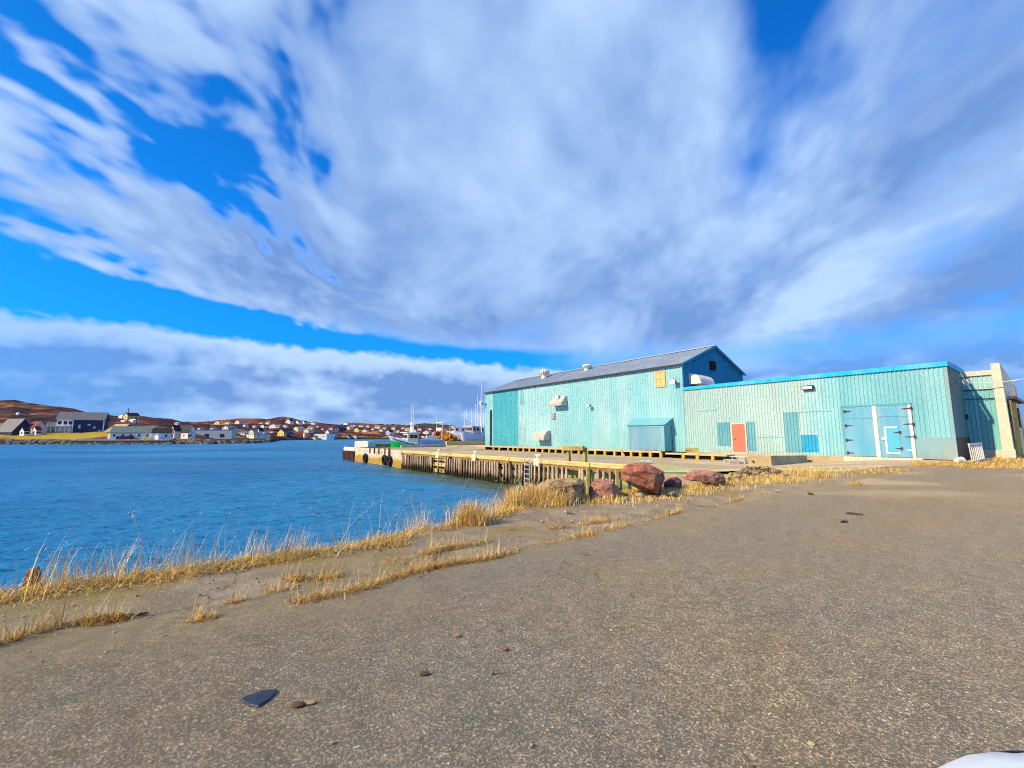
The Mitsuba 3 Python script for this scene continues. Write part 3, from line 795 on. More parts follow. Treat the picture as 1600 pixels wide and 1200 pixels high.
hood(wh, 867, 886, 619.5, 633, 0.95, label='sloping grey vent hood high on the front wall')
hood(wh, 842, 860, 672.5, 688, 1.1, True, label='rounded grey vent hood low on the front wall')
s1, zt = W(863, 646); s0, zb = W(868, 655)
part(wh, 'vent_box', wb(s0, s1, -0.16, -0.03, zb, zt, 0.02), 'tail_grey')
# gable: louvre and white hood
tA, zt = G(1107.5, 563.5); tB, zb = G(1117.5, 579.5)
lv = part(wh, 'louvre', wb(S0 - 0.10, S0 - 0.04, tA, tB, zb, zt), 'dark_gap', label='dark louvred vent in the gable')
for z in np.linspace(zb + 0.08, zt - 0.08, 6):
    part(lv, 'slat', bar(loc(S0 - 0.15, tA + .02, z - .03), loc(S0 - 0.15, tB - .02, z - .03), 0.02, 0.13, up=N), 'dark_metal')
tA, zt = G(1080, 583, S0 - 0.3); tB, zb = G(1103, 603, S0 - 0.3)
rings = []
for t in (tA, tB):
    rings.append(np.array([[S0 - 0.04, t, zb]] + [[S0 - 0.04 - 1.15 * math.sin(k), t, zb + (zt - zb) * math.cos(k)] for k in np.linspace(0, math.pi / 2, 9)]))
part(wh, 'gable_hood', to_w(loft(rings)), 'white_paint', 30, label='big white quarter round hood on the gable')
# porch
tp = -1.25
sR, zt = W(1037.5, 664, tp); sL = W(981, 664, tp)[0]
zr = W(1000, 654.5, -0.05)[1]
po = part(wh, 'porch', wb(sR, sL, -0.10, -0.034, 0.02, zt), 'dark_gap', label='small lean-to porch with sloping ribbed roof on the front wall')
part(po, 'side', wb(sR, sR + 0.06, tp, -0.102, 0.02, zt), 'patch_teal')
part(po, 'side', wb(sL - 0.06, sL, tp, -0.102, 0.02, zt), 'patch_teal')
part(po, 'front_panel', wb(sR + 0.3, sL - 0.22, tp - 0.02, tp + 0.03, 0.03, zt - 0.18), 'board_blue', label='scuffed blue front panel of the porch')
part(po, 'frame', cat([wb(sR - 0.01, sR + 0.3, tp - 0.05, tp + 0.02, 0.01, zt - .17), wb(sL - 0.22, sL + 0.01, tp - 0.05, tp + 0.02, 0.01, zt - .17), wb(sR - 0.01, sL + 0.01, tp - 0.055, tp + 0.02, zt - 0.17, zt + 0.02)]), 'aqua_deep')
part(po, 'roof', corr(sR - 0.15, sL + 0.15, lambda u: 1.0, lambda u: 0.0, lambda u, o, h: loc(u, tp - 0.2 + (-tp + 0.17) * h, zt + 0.0 + (zr - zt) * h + o), 0.25, 0.03), 'aqua_deep')
for s in (sR - 0.02, sL + 0.02):
    part(po, 'gusset', to_w(loft([np.array([[s + d_, tp, zt], [s + d_, -0.04, zt], [s + d_, -0.04, zr - 0.06]]) for d_ in (-0.02, 0.02)])), 'patch_teal')
# roof ventilators
for k, (px, py0, py1, w) in enumerate(((850.5, 577, 596, 0.62), (917, 569, 583.5, 0.52))):
    tv = 3.6 if k == 0 else 4.3
    s, zb = W(px, py1, tv); zb = HE + sl * tv + 0.0
    zt = W(px, py0, tv)[1]; h = zt - zb
    vt = part(wh, 'ventilator', tube([loc(s, tv, zb - 0.1), loc(s, tv, zb + h * .42)], w * .62, 12), 'white_paint', 40, label=('left', 'right')[k] + ' white turbine ventilator on the roof')
    part(vt, 'turbine', tube([loc(s, tv, zb + h * x) for x in (.36, .40, .55, .72, .88, .97, 1.0)], [w * .7, w * .95, w * 1.15, w * 1.2, w * .95, w * .5, .05], 14), 'white_paint', 40)
    for a_ in np.arange(14) * 2 * math.pi / 14:
        pts = [loc(s + math.cos(a_) * w * r, tv + math.sin(a_) * w * r, zb + h * x) for x, r in ((.44, .98), (.55, 1.14), (.68, 1.19), (.80, 1.09))]
        part(vt, 'fin', tube(pts, 0.025, 4), 'rust_dark')
# stains and patches that are sheets of their own
for x0, x1, y0, y1, mat in ((811.5, 821, 664, 697, 'aqua_grey'), (812, 818, 608, 632, 'aqua_deep')):
    sa, sb = W(x1, 660)[0], W(x0, 660)[0]; z1, z0 = W(x0, y0)[1], max(W(x0, y1)[1], -0.02)
    part(wh, 'patch_sheet', corr(sa, sb, lambda u: z1, lambda u: z0, lambda u, o, h: loc(u, -o - 0.006, h)), mat)
# the ledge it stands on: a beam on short yellow posts
TL = -1.35
lg = thing('loading_ledge', 'low timber ledge on yellow posts along the foot of the tall warehouse', 'ledge')
sA = W(1034, 705, TL)[0]
for s0, s1 in zip(np.linspace(sA, S1 + 0.6, 8)[:-1], np.linspace(sA, S1 + 0.6, 8)[1:]):
    part(lg, 'beam', wb(s0 + 0.02, s1 - 0.02, TL - 0.12, TL + 0.12, -0.17, 0.0, 0.015), 'rail_timber')
    part(lg, 'deck_board', wb(s0 + 0.02, s1 - 0.02, TL + 0.13, -0.04, -0.12, -0.015), 'old_wood')
part(lg, 'shade_backing', wb(sA, S1, -0.05, 0.2, -0.75, -0.07), 'dark_gap')  # near-black backing painted for the shade under the ledge
s2, s3 = W(1136, 710, TL)[0], W(1040, 707, TL)[0]
part(lg, 'beam', wb(s2, s3, TL - 0.10, TL + 0.10, -0.26, -0.13, 0.015), 'rail_timber')
part(lg, 'deck_board', wb(s2, s3, TL + 0.11, -0.05, -0.24, -0.14), 'old_wood')
post_px = [757, 770.5, 779.5, 793.5, 801.5, 808.5, 817.5, 827, 837, 847.5, 857.5, 868, 879, 892, 904, 917, 929.5, 944.6, 959.7, 972, 985.8, 1000, 1015.5, 1032, 1067, 1089, 1113]
for x in post_px:
    s = W(x, 710, TL - 0.1)[0]
    z1 = -0.17 if x < 1040 else -0.26
    part(lg, 'post', bar(loc(s, TL, deck_z(np.array(s)) - 0.02), loc(s, TL, z1), 0.26, 0.22, up=N, ch=0.02), 'yellow_post')
    part(lg, 'brace', bar(loc(s + 0.05, TL + 0.12, deck_z(np.array(s)) + 0.05), loc(s + 0.35, -0.1, z1 - 0.06), 0.12), 'brown_timber')
solo('leaning_stick', tube([loc(W(976, 712, TL - .6)[0], TL - 0.6, ZD + 0.02), loc(W(966, 698, TL - .14)[0], TL - 0.14, 0.28)], 0.05, 6), 'rail_timber', 'pale stick leaning on the ledge left of the porch', 'stick')

# ------------------------------------------------------------------ the low building
HL, TB = 5.42, 5.0
lo = thing('low_building', 'long low flat roofed building clad in faded aqua metal with a bright blue fascia', 'building')
step = 0.21 * 5
edges = [0.0]
while edges[-1] < S0 - 0.08:
    edges.append(min(edges[-1] + step, S0 - 0.06))
sM = W(1298, 670)[0]; sDL, sDR = W(1318, 680)[0], W(1428, 680)[0]
zP = W(1460, 683)[1]
for s0, s1 in zip(edges[:-1], edges[1:]):
    m_ = (s0 + s1) / 2
    if m_ < sM:
        mat = 'aqua_deep' if rng.random() < 0.6 else 'aqua'
    else:
        mat = 'aqua_grey' if (m_ > 12.8 or rng.random() < 0.55) else 'aqua_faded'
    part(lo, 'wall_sheet', corr(s0, s1, lambda u: HL, (lambda u: zP) if s1 < sDR + 0.1 else (lambda u: -0.03), front), mat)
part(lo, 'corner_trim', wb(-0.05, 0.09, -0.05, 0.0, 0.0, HL), 'galv_sheet')
part(lo, 'corner_trim', wb(-0.05, -0.003, 0.003, 0.09, 0.0, HL), 'galv_sheet')
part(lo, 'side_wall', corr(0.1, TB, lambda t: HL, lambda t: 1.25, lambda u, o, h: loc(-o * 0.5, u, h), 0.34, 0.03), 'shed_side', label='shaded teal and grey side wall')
plain('side_shade', (0.06, 0.05, 0.055), 0.6)  # near-black colour stands in for the shade behind the rack
part(lo, 'side_base', wb(-0.06, 0.0, 0.1, TB, 0.0, 1.25), 'side_shade', label='dark band painted as shade along the foot of the side wall')
part(lo, 'base_sheet', wb(0.0, sDR - 0.02, -0.045, -0.005, -0.03, zP), 'galv_sheet', label='dull flat metal sheet right of the big door')
part(lo, 'plinth', wb(sDL + 0.05, S0 - 0.1, -0.09, 0.2, -0.9, -0.035, 0.01), 'concrete', label='tan concrete footing under the wall')
part(lo, 'door_sill', wb(sDR - 0.3, sDL + 0.05, -0.25, 0.1, -0.5, -0.005, 0.01), 'pale_concrete')
part(lo, 'roof', wb(0.1, S0 - 0.15, 0.1, 14, HL + 0.02, HL + 0.12), 'tail_grey')
fs_ = np.linspace(-0.12, S0 - 0.06, 8)
for s0, s1 in zip(fs_[:-1], fs_[1:]):
    part(lo, 'fascia', wb(s0 + 0.004, s1 - 0.004, -0.14, -0.045, HL - 0.05, HL + 0.24, 0.01), 'fascia_blue')
part(lo, 'side_fascia', wb(-0.14, -0.045, -0.04, TB + 0.4, HL - 0.05, HL + 0.24, 0.01), 'fascia_blue')
# rows of fixings and flashings: thin laps where sheets end
for x0, x1, y in ((1087, 1120, 641.5), (1183, 1228, 682.5), (1248, 1300, 642.5)):
    sa, sb = W(x1, y)[0], W(x0, y)[0]; z = W((x0 + x1) / 2, y)[1]
    part(lo, 'lap', wb(sa, sb, -0.045, -0.006, z - 0.03, z + 0.02), 'aqua_deep')
for x0, x1, y0, y1, mat in ((1121.5, 1141.5, 660, 697, 'patch_teal'), (1167.5, 1181, 659, 704.5, 'patch_teal'), (1226, 1250, 644, 706.5, 'patch_teal'), (1252.5, 1279, 679.5, 706.5, 'patch_blue')):
    sa, sb = W(x1, (y0 + y1) / 2)[0], W(x0, (y0 + y1) / 2)[0]
    z1 = W((x0 + x1) / 2, y0)[1]; z0 = max(W((x0 + x1) / 2, y1)[1], -0.02)
    part(lo, 'patch_sheet', corr(sa, sb, lambda u: z1, lambda u: z0, lambda u, o, h: loc(u, -o - 0.012, h)), mat)
sa, sb = W(1091, 704)[0], W(1071, 704)[0]
part(lo, 'plywood_patch', wb(sa, sb, -0.07, -0.04, -0.03, 0.32), 'old_wood')
# red door
sa, sb = W(1166.8, 685)[0], W(1144.0, 685)[0]; zt = W(1155, 661.5)[1]
rd = part(lo, 'red_door', wb(sa + .06, sb - .06, -0.075, -0.035, 0.06, zt - 0.06, 0.01), 'coral_door', label='flat coral red door in a pale frame')
part(rd, 'frame', cat([wb(sa - .04, sa + .06, -0.09, -0.036, 0.0, zt), wb(sb - .06, sb + .04, -0.09, -0.036, 0.0, zt), wb(sa + .06, sb - .06, -0.09, -0.036, zt - .06, zt), wb(sa + .06, sb - .06, -0.12, -0.036, -0.06, 0.06)]), 'pale_concrete')
hs, hz = W(1147, 686, -0.1)
part(rd, 'handle', tube([loc(hs, -0.075, hz), loc(hs, -0.14, hz), loc(hs - 0.12, -0.14, hz)], 0.02, 6), 'dark_metal')
# big double door
zt = W(1370, 633)[1] + 0.02
sP = W(1370, 675)[0]
bd = part(lo, 'double_door', wb(sDR + 0.08, sDL - 0.06, -0.034, -0.001, 0.0, zt), 'dark_gap', label='wide sky blue double door with rusty strap hinges')
for a0, a1, cut in ((sP + 0.10, sDL - 0.10, 2.45), (sDR + 0.14, sP - 0.10, 2.52)):
    lf = part(bd, 'leaf', wb(a0, a1, -0.085, -0.036, 0.03, cut - 0.006, 0.008), 'door_blue')
    part(lf, 'upper_board', wb(a0, a1, -0.083, -0.036, cut + 0.006, zt - 0.09, 0.008), 'door_blue')
part(bd, 'head_trim', wb(sDR - 0.02, sDL + 0.04, -0.11, -0.036, zt - 0.08, zt + 0.06), 'patch_teal')
part(bd, 'centre_post', wb(sP - 0.10, sP + 0.10, -0.115, -0.036, 0.0, zt - 0.085), 'white_paint', label='white centre post between the blue leaves')
part(bd, 'jamb', wb(sDR - 0.02, sDR + 0.135, -0.12, -0.036, 0.0, zt - 0.085), 'white_paint')
part(bd, 'jamb', wb(sDL - 0.095, sDL + 0.04, -0.10, -0.036, 0.0, zt - 0.085), 'patch_teal')


def dpt(px, py):
    return W(px, py, -0.1)


(wa, wt), (wb_, wbm) = dpt(1383, 669), dpt(1408, 707.5)
wk = part(bd, 'wicket_door', wb(wb_, wa, -0.105, -0.087, wbm, wt), 'wicket_blue', label='small wicket door edged with white strips')
for m in (wb(wb_ + 0.05, wa + 0.06, -0.125, -0.107, wt - 0.0, wt + 0.09), wb(wb_ + 0.02, wa + 0.06, -0.125, -0.107, wbm - 0.09, wbm - 0.0), wb(wa - 0.03, wa + 0.06, -0.125, -0.107, wbm + 0.0, wt - 0.0)):
    part(wk, 'trim', m, 'white_paint')
s, z = dpt(1381.5, 685)
part(wk, 'lock', wb(s - 0.1, s + 0.13, -0.15, -0.126, z - 0.12, z + 0.1, 0.01), 'galv')


def hinge(parent, px, py, dir_, L=0.34):
    s, z = dpt(px, py)
    part(parent, 'hinge', cat([wb(s - 0.05, s + 0.05, -0.145, -0.087, z - 0.09, z + 0.09, 0.01), to_w(loft([np.array([[s, -0.107, z - .045], [s, -0.107, z + .045], [s + dir_ * L, -0.107, z + .012], [s + dir_ * L, -0.107, z - .012]]) + np.array([0, d_, 0]) for d_ in (0, -0.02)]))]), 'rust_dark')


for px, py in ((1319.3, 643), (1321.5, 665), (1323.2, 687.5), (1325, 707.5)):
    hinge(bd, px, py, -1)
for px, py in ((1423.5, 638), (1427, 662.5), (1429.5, 682.5)):
    hinge(bd, px, py, 1, 0.45)
for px, py in ((1406.5, 675.5), (1409, 701)):
    hinge(wk, px, py, 1, 0.3)
s, z = dpt(1424.5, 703.5)
part(bd, 'handle', wb(s - 0.05, s + 0.22, -0.12, -0.087, z - 0.03, z + 0.03), 'white_paint')
# wall light over the wall
s, z = W(1262, 606, -0.2)
fl = part(lo, 'wall_light', wb(s - 0.36, s + 0.36, -0.30, -0.035, z - 0.14, z + 0.17, 0.04), 'dark_metal', label='long wall light under the blue fascia')
part(fl, 'lens', wb(s - 0.30, s + 0.30, -0.335, -0.302, z - 0.10, z + 0.10, 0.01), 'lens')
# lamp on the side wall
t_, z = G(1507, 597.5, -0.3)
sl_ = part(lo, 'side_lamp', cat([bar(loc(-0.02, t_, z + .05), loc(-0.3, t_, z + .05), 0.07), to_w(box(-0.5, -0.2, t_ - .2, t_ + .2, z - .14, z + .16, 0.05))]), 'white_paint')
part(lo, 'cable_box', wb(-0.14, -0.045, TB - 0.5, TB - 0.3, 2.4, 2.7), 'dark_metal')

# ------------------------------------------------------------------ the annex on the right
an = thing('concrete_annex', 'aqua sheeted annex with a tall cream concrete fin at the right edge', 'building')
sF, sG = W(1561, 650, TB)[0], W(1561, 650, TB)[0] - 0.0
step_z = [0.45, 3.55, 4.15, 5.15]
for z0, z1, mt in ((0.45, 3.66, 'aqua_deep'), (3.70, 4.22, 'aqua_deep'), (4.28, 5.14, 'aqua_faded')):
    for s0, s1 in ((sF, sF + (0.4 - sF) * .5), (sF + (0.4 - sF) * .5, 0.4)):
        part(an, 'wall_sheet', corr(s0 + .002, s1 - .002, lambda u: z1, lambda u: z0, lambda u, o, h: loc(u, TB + 0.05 - o, h)), mt)
part(an, 'flashing', wb(sF, 0.4, TB - 0.03, TB + 0.07, 4.222, 4.278), 'dark_metal')
part(an, 'flashing', wb(sF, 0.4, TB - 0.02, TB + 0.07, 3.662, 3.698), 'dark_metal')
part(an, 'parapet', wb(sF, 0.4, TB - 0.10, TB + 0.4, 5.142, 5.45, 0.02), 'pale_concrete', label='cream concrete parapet')
part(an, 'base', wb(sF, 0.4, TB - 0.06, TB + 0.3, -0.2, 0.448), 'pale_concrete')
q0 = TB - 0.9
sf0 = W(1583, 690, q0)[0]; ztop = W(1570, 566, q0)[1]
part(an, 'fin', to_w(loft([np.array([[sF - 0.002, q0, 0.0 - .1], [sF - 0.002, q0, ztop], [sF - 0.002, q0 + 0.5, ztop], [sF - 0.002, TB + 9, 4.9], [sF - 0.002, TB + 9, -.1]]), np.array([[sf0, q0, -.1], [sf0 + 0.10, q0, ztop], [sf0 + 0.10, q0 + 0.5, ztop], [sf0 + 0.10, TB + 9, 4.9], [sf0, TB + 9, -.1]])])), 'pale_concrete', label='tall cream concrete fin wall, its top stepping down to the back')
part(an, 'lower_sheet', wb(sf0 - 0.09, sf0 - 0.004, q0 + 0.55, q0 + 4.2, 0.05, 3.5), 'old_wood')
part(an, 'canopy', wb(sf0 - 0.35, sf0 - 0.02, q0 + 0.5, q0 + 7, 3.55, 3.72, 0.02), 'dark_metal')
part(an, 'window', wb(sf0 - 0.06, sf0 - 0.004, q0 + 4.6, q0 + 6.4, 1.9, 3.2), 'dark_gap')
part(an, 'fin_foot', wb(sf0 - 0.05, sF + 0.05, q0 - 0.12, q0 - 0.003, -0.1, 0.55, 0.02), 'pale_concrete')
bk = thing('back_building', 'cream flat topped building behind the concrete fin at the right edge', 'building')
part(bk, 'wall', wb(-12, sf0 - 1.0, TB + 7.0, TB + 14, -0.1, 5.1), 'pale_concrete')
for x in (-11.0, -8.4, -5.6):
    part(bk, 'window', wb(x, x + 1.4, TB + 6.93, TB + 6.995, 1.9, 3.1), 'glass_dark_pane')
part(bk, 'parapet', wb(-12.1, sf0 - 0.9, TB + 6.9, TB + 14.1, 5.1, 5.4, 0.03), 'white_paint')
# the overhead cable
c0 = loc(-0.45, t_, z - 0.05); c1 = at_depth(1640, 583, 24.0)
kk = np.linspace(0, 1, 12)[:, None]
solo('overhead_cable', tube(c0 + (c1 - c0) * kk + np.array([0, 0, -0.18]) * 4 * kk * (1 - kk), 0.022, 6), 'white_paint', 'thin pale cable running from the side lamp to the right', 'cable')
# slatted rack leaning on the side wall
rk = thing('slatted_rack', 'white wooden slatted rack standing beside the near corner of the low building', 'rack')
t0, t1 = -3.3, 1.2


def rk_pt(t, h):
    return loc(-0.94 + 0.05 * h, t, -0.02 + h * 0.92)


part(rk, 'rail', bar(rk_pt(t0 - .06, 1.0), rk_pt(t1, 1.0), 0.06, 0.09), 'white_paint')
part(rk, 'rail', bar(rk_pt(t0 - .06, 0.05), rk_pt(t1, 0.05), 0.06, 0.08), 'white_paint')
for t in np.linspace(t0, t1 - 0.1, 8):
    part(rk, 'slat', bar(rk_pt(t, 0.0), rk_pt(t, 0.96), 0.15 if t > t0 + .1 else 0.2, 0.035, up=A), 'white_paint')
bp = at_z(1500, 724, 0.0)
bu = thing('white_bucket', 'small white bucket lying beside the leaning rack', 'bucket')
part(bu, 'body', tube([bp + [-0.16, 0, 0.14], bp + [0.16, 0.06, 0.15]], [0.12, 0.15], 14), 'white_paint', 40)
part(bu, 'rim', tube([bp + [0.14, 0.057, 0.15], bp + [0.175, 0.063, 0.15]], 0.165, 14), 'white_paint', 40)

# ------------------------------------------------------------------ things on the wharf deck
s0, s1 = W(1208, 715, -6.0)[0], W(1167.5, 715, -6.4)[0]
rp = thing('concrete_ramp', 'tan concrete block ramp standing on the wharf before the low building', 'ramp')
zb0 = float(deck_z(np.array(s0))) - 0.1
ztp = W(1187, 711.5, -6.2)[1]
m = loft([np.array([[s0, -6.3, z], [s1, -6.3, z], [s1, -0.6, z], [s0, -0.6, z]]) for z in (zb0, ztp)])
m.vertices[np.isclose(m.vertices[:, 1], -0.6) & np.isclose(m.vertices[:, 2], ztp), 2] = 0.0
part(rp, 'body', to_w(m), 'concrete', label='stained tan concrete')
s, z = W(1177, 721, -6.33)
part(rp, 'bolt', tube([loc(s, -6.29, z), loc(s, -6.42, z)], 0.06, 8), 'rust_dark')
stp = thing('metal_step', 'grey metal two tread step below the coral red door', 'step')
tS = -4.2
sa, sb = W(1166, 714, tS)[0], W(1132.5, 714, tS)[0]
dz = float(deck_z(np.array(sa)))
part(stp, 'tread', wb(sa + .1, sb - .15, tS + 0.3, tS + 1.0, dz + 0.42, dz + 0.47, 0.01), 'galv')
part(stp, 'tread', wb(sa, sb, tS - 0.25, tS + 0.35, dz + 0.20, dz + 0.25, 0.01), 'galv')
for s in (sa + .02, (sa + sb) / 2 - .3, (sa + sb) / 2 + .3, sb - .1):
    part(stp, 'leg', wb(s, s + 0.07, tS - 0.2, tS - 0.13, dz, dz + 0.2), 'galv')
    part(stp, 'riser', wb(s, s + 0.05, tS + 0.9, tS + 0.96, dz, dz + 0.42), 'galv')
q0_ = at_z(1211, 721.5, -0.42); q1_ = at_z(1242, 721, -0.36)
solo('white_pipe', tube([q0_ + [0, 0, .1], (q0_ + q1_) / 2 + [0, 0, .11], q1_ + [0, 0, .1]], [0.14, 0.15, 0.11], 12), 'white_paint', 'short thick white pipe lying right of the concrete ramp', 'pipe', 40)

# ------------------------------------------------------------------ boulders and stones on the bank
solo('boulder', rock([(836, 783), (834, 768), (842, 756), (858, 749), (880, 747), (905, 746), (915, 752), (914, 772), (908, 783), (870, 788)], 9.0, 1.1, 3, 0.045), 'tan_rock', 'tan boulder behind dry grass, leftmost of the row of boulders', 'boulder', 30)
solo('boulder', rock([(918, 779), (919, 756), (927, 747), (944, 747), (958, 752), (968, 764), (969, 777), (940, 783)], 9.35, 0.9, 8, 0.065), 'rose_rock', 'rosy boulder between the tan boulder and the big red one', 'boulder', 30)
solo('boulder', rock([(966, 752), (967, 733), (974, 725), (990, 722), (1006, 722), (1022, 728), (1036, 737), (1039, 748), (1033, 757), (1029, 771), (1020, 769), (1004, 766), (984, 758)], 9.9, 1.25, 12, 0.065), 'red_rock', 'biggest boulder, flat faced and rust red, in the middle of the row', 'boulder', 30)
solo('boulder', rock([(1039, 768), (1037, 754), (1046, 746), (1058, 744), (1066, 750), (1067, 765), (1055, 770)], 10.7, 0.7, 17, 0.04), 'plum_rock', 'small dark plum boulder in the shade of the big red one', 'boulder', 30)
solo('boulder', rock([(1065, 748), (1071, 736), (1078, 733), (1100, 734), (1120, 737), (1131, 742), (1134, 752), (1128, 760), (1112, 758), (1088, 753)], 11.3, 1.0, 23, 0.06), 'rose_rock', 'long low red boulder, rightmost of the row', 'boulder', 30)
for k, (x, y, w, h, mat, lab) in enumerate([
        (1000, 773, 15, 7, 'pale_rock', 'pale flat stone under the biggest red boulder'), (1034, 772, 7, 4, 'pale_rock', 'small white stone right of the biggest red boulder'),
        (1050, 771, 15, 7, 'grey_rock', 'dark flat stone below the plum boulder'), (1071, 762, 7, 7, 'grey_rock', 'dark stone between the plum boulder and the long red boulder'),
        (1086, 764, 7, 6, 'pale_rock', 'pale stone below the left end of the long red boulder'), (1138, 758, 6, 6, 'pale_rock', 'pale pointed stone at the right end of the long red boulder'),
        (1122, 762, 9, 3, 'pale_rock', 'thin pale stone slab below the long red boulder'), (884, 799, 7, 5, 'pale_rock', 'pale round stone below the tan boulder'), (893, 802, 5, 3.5, 'grey_rock', 'grey stone beside the pale round stone below the tan boulder'),
        (976, 779, 12, 5, 'pale_rock', 'pale slab in the grass below the rosy boulder'), (943, 772, 16, 10, 'plum_rock', 'dark hollow faced stone in front of the rosy boulder')]):
    dep = at_z(x, y + h * 0.6, 0.0)[1] if k not in (10,) else 9.1
    a_ = np.linspace(0, 2 * np.pi, 9)[:-1]; r0 = np.random.default_rng(100 + k).uniform(0.8, 1.1, 8)
    solo('stone', rock([(x + w * .5 * c * q, y - h * .6 * s * q) for c, s, q in zip(np.cos(a_), np.sin(a_), r0)], dep, 0.02 * w, 60 + k, 0.02, 0.08), mat, lab, 'stone', 30)


def pebbles(n, where, size, seed):
    r = np.random.default_rng(seed); ms = []
    base = trimesh.creation.icosphere(1, 1.0)
    for k in range(n):
        p = where(r)
        m = base.copy()
        sc = r.uniform(*size)
        m.vertices = m.vertices * (1 + r.uniform(-0.22, 0.22, (len(m.vertices), 1))) * sc * np.array([1, r.uniform(.6, 1), r.uniform(.45, .75)])
        m.apply_transform(trimesh.transformations.rotation_matrix(r.uniform(0, 6.3), [0, 0, 1]))
        m.apply_translation(p + [0, 0, sc * 0.25])
        ms.append(m)
    return cat(ms)


# the heap of broken rubble between boulders and ramp
def heap(r):
    u, v = r.normal(0, 0.5, 2)
    s_, t_ = 2.4 + u * 0.75, -20.4 + v * 3.0
    h = 0.36 * math.exp(-((s_ - 2.4) / 0.8) ** 2 - ((t_ + 20.0) / 1.9) ** 2)
    return loc(s_, t_, h * r.uniform(0.2, 1) - 0.03 - max(0, s_ - 2.2) * 0.5)


rock_mat('rubble_rock', (0.40, 0.31, 0.17), (0.30, 0.22, 0.11), (0.12, 0.08, 0.05))
setting('rubble', pebbles(760, heap, (0.025, 0.085), 5), 'rubble_rock', 'heap of broken tan rubble between the boulders and the concrete ramp', 'stuff', 25)
rb = [(1155, 745, 0.11), (1181, 740, 0.12), (1175, 748, 0.12), (1215, 736, 0.15), (1197, 745, 0.10), (1228, 742, 0.12), (1206, 751, 0.10)]
for k, (x, y, sz) in enumerate(rb):
    dep = at_z(x, 752, 0)[1]
    a_ = np.linspace(0, 2 * np.pi, 8)[:-1]; r0 = np.random.default_rng(200 + k).uniform(0.75, 1.15, 7); w = sz * F / dep
    solo('rubble_stone', rock([(x + w * c * q, y - w * .55 * s * q) for c, s, q in zip(np.cos(a_), np.sin(a_), r0)], dep, sz * 1.5, 90 + k, 0.02, 0.07), 'pale_rock' if k % 3 else 'grey_rock',
         f'{"pale" if k % 3 else "grey"} broken stone on the rubble heap, ' + ('leftmost of seven', 'above the middle left', 'below the middle left', 'topmost right', 'in the middle', 'rightmost', 'lowest')[k], 'stone', 30)
solo('dark_chunk', bar(at_z(1174, 738, -0.05), at_z(1172, 734, 0.12), 0.11, 0.10, ch=0.02), 'plum_rock', 'dark upright chunk standing left of the rubble heap', 'stone')


def spread(s0, s1, t0, t1):
    return lambda r: (lambda s_, t_: loc(s_, t_, 0.0))(r.uniform(s0, s1), r.uniform(t0, t1))


setting('loose_gravel', cat([pebbles(260, spread(-0.5, 1.0, -37, -30), (0.004, 0.014), 1), pebbles(170, spread(-0.2, 1.9, -31, -24), (0.008, 0.024), 2), pebbles(150, spread(-5, -0.6, -36, -32), (0.004, 0.011), 3)]), 'pale_rock',
        'loose pale pebbles scattered along the yard edge', 'stuff', 25)
setting('bank_rocks', pebbles(260, lambda r: (lambda o, t_: loc(float(edge_s(t_)) + o, t_, -0.25 - max(0, o - .3) * 0.85))(r.uniform(0.9, 3.2), r.uniform(-44, -19)), (0.10, 0.30), 9), 'grey_rock', 'rough stones on the bank below the yard edge', 'stuff', 25)

# small things lying about
v = np.array([at_z(x, y, 0.004) for x, y in ((375, 1094), (388, 1087), (412, 1081), (434, 1078), (430, 1084), (418, 1096), (402, 1106), (386, 1103))])
c_ = v.mean(0) + [0, 0, 0.010]
m = trimesh.Trimesh(np.vstack([v, v * 0.93 + c_ * 0.07 + [0, 0, 0.007], [c_]])).convex_hull.subdivide_to_size(0.02); m.merge_vertices()
m.vertices += 0.012 * np.stack([meshkit.fbm(np.array(m.vertices) * 45 + k_, 3, 3 + k_) - .5 for k_ in range(3)], 1) * [1.6, 1.6, 0.6]
solo('slate_piece', m, 'slate', 'dark blue slate shard lying on the asphalt in the foreground', 'slate')
for (x0, y0), (x1, y1), r_, nm, lab in (((1322, 802), (1349, 804), 0.022, 'stick', 'thin dark stick lying on the asphalt at right'), ((1314, 815.5), (1324, 814.5), 0.02, 'bark_piece', 'small dark piece of bark near the thin stick'),
                                        ((213, 962), (231, 957), 0.012, 'bark_piece', 'tan splinter beside the left grass tuft'), ((1262, 771), (1271, 772), 0.03, 'bark_piece', 'small brown clod on the asphalt right of the rubble'),
                                        ((1210, 767), (1218, 767.5), 0.03, 'pale_chip', 'pale flat chip on the asphalt below the rubble')):
    p, q = at_z(x0, y0, r_ * .8), at_z(x1, y1, r_ * .8)
    solo(nm, tube([p, p * .7 + q * .3 + [0, 0.01, .004], p * .35 + q * .65 + [0, -.008, 0], q], [r_ * .6, r_, r_ * .9, r_ * .5], 7), 'stick' if 'pale' not in nm else 'pale_rock', lab, 'debris', 40)
for k, (x, y, sz) in enumerate(((466, 1101, .022), (484, 1097, .018), (663, 1052, .018), (716, 993, .014), (300, 1045, .011), (1268, 1162, .012), (790, 1014, .014))):
    b = trimesh.creation.icosphere(2, sz); r_ = np.random.default_rng(k)
    b.vertices = b.vertices * [1.5, 0.9, 0.55] * (1 + .5 * (meshkit.fbm(np.array(b.vertices) * 70 + k, 3, k)[:, None] - .5)); b.apply_translation(at_z(x, y, sz * .3))
    solo('pebble', b, ('stick', 'tan_rock', 'stick', 'red_rock', 'grey_rock', 'pale_rock', 'red_rock')[k],
         ('dark lump right of the slate shard', 'mossy lump right of the slate shard, farther from it', 'dark crumb on the asphalt right of the slate and farther back', 'reddish crumb on the asphalt left of the middle', 'small grey pebble behind the slate shard',
          'pale pebble on the asphalt near the white car', 'reddish pebble on the asphalt in the middle')[k], 'pebble', True)
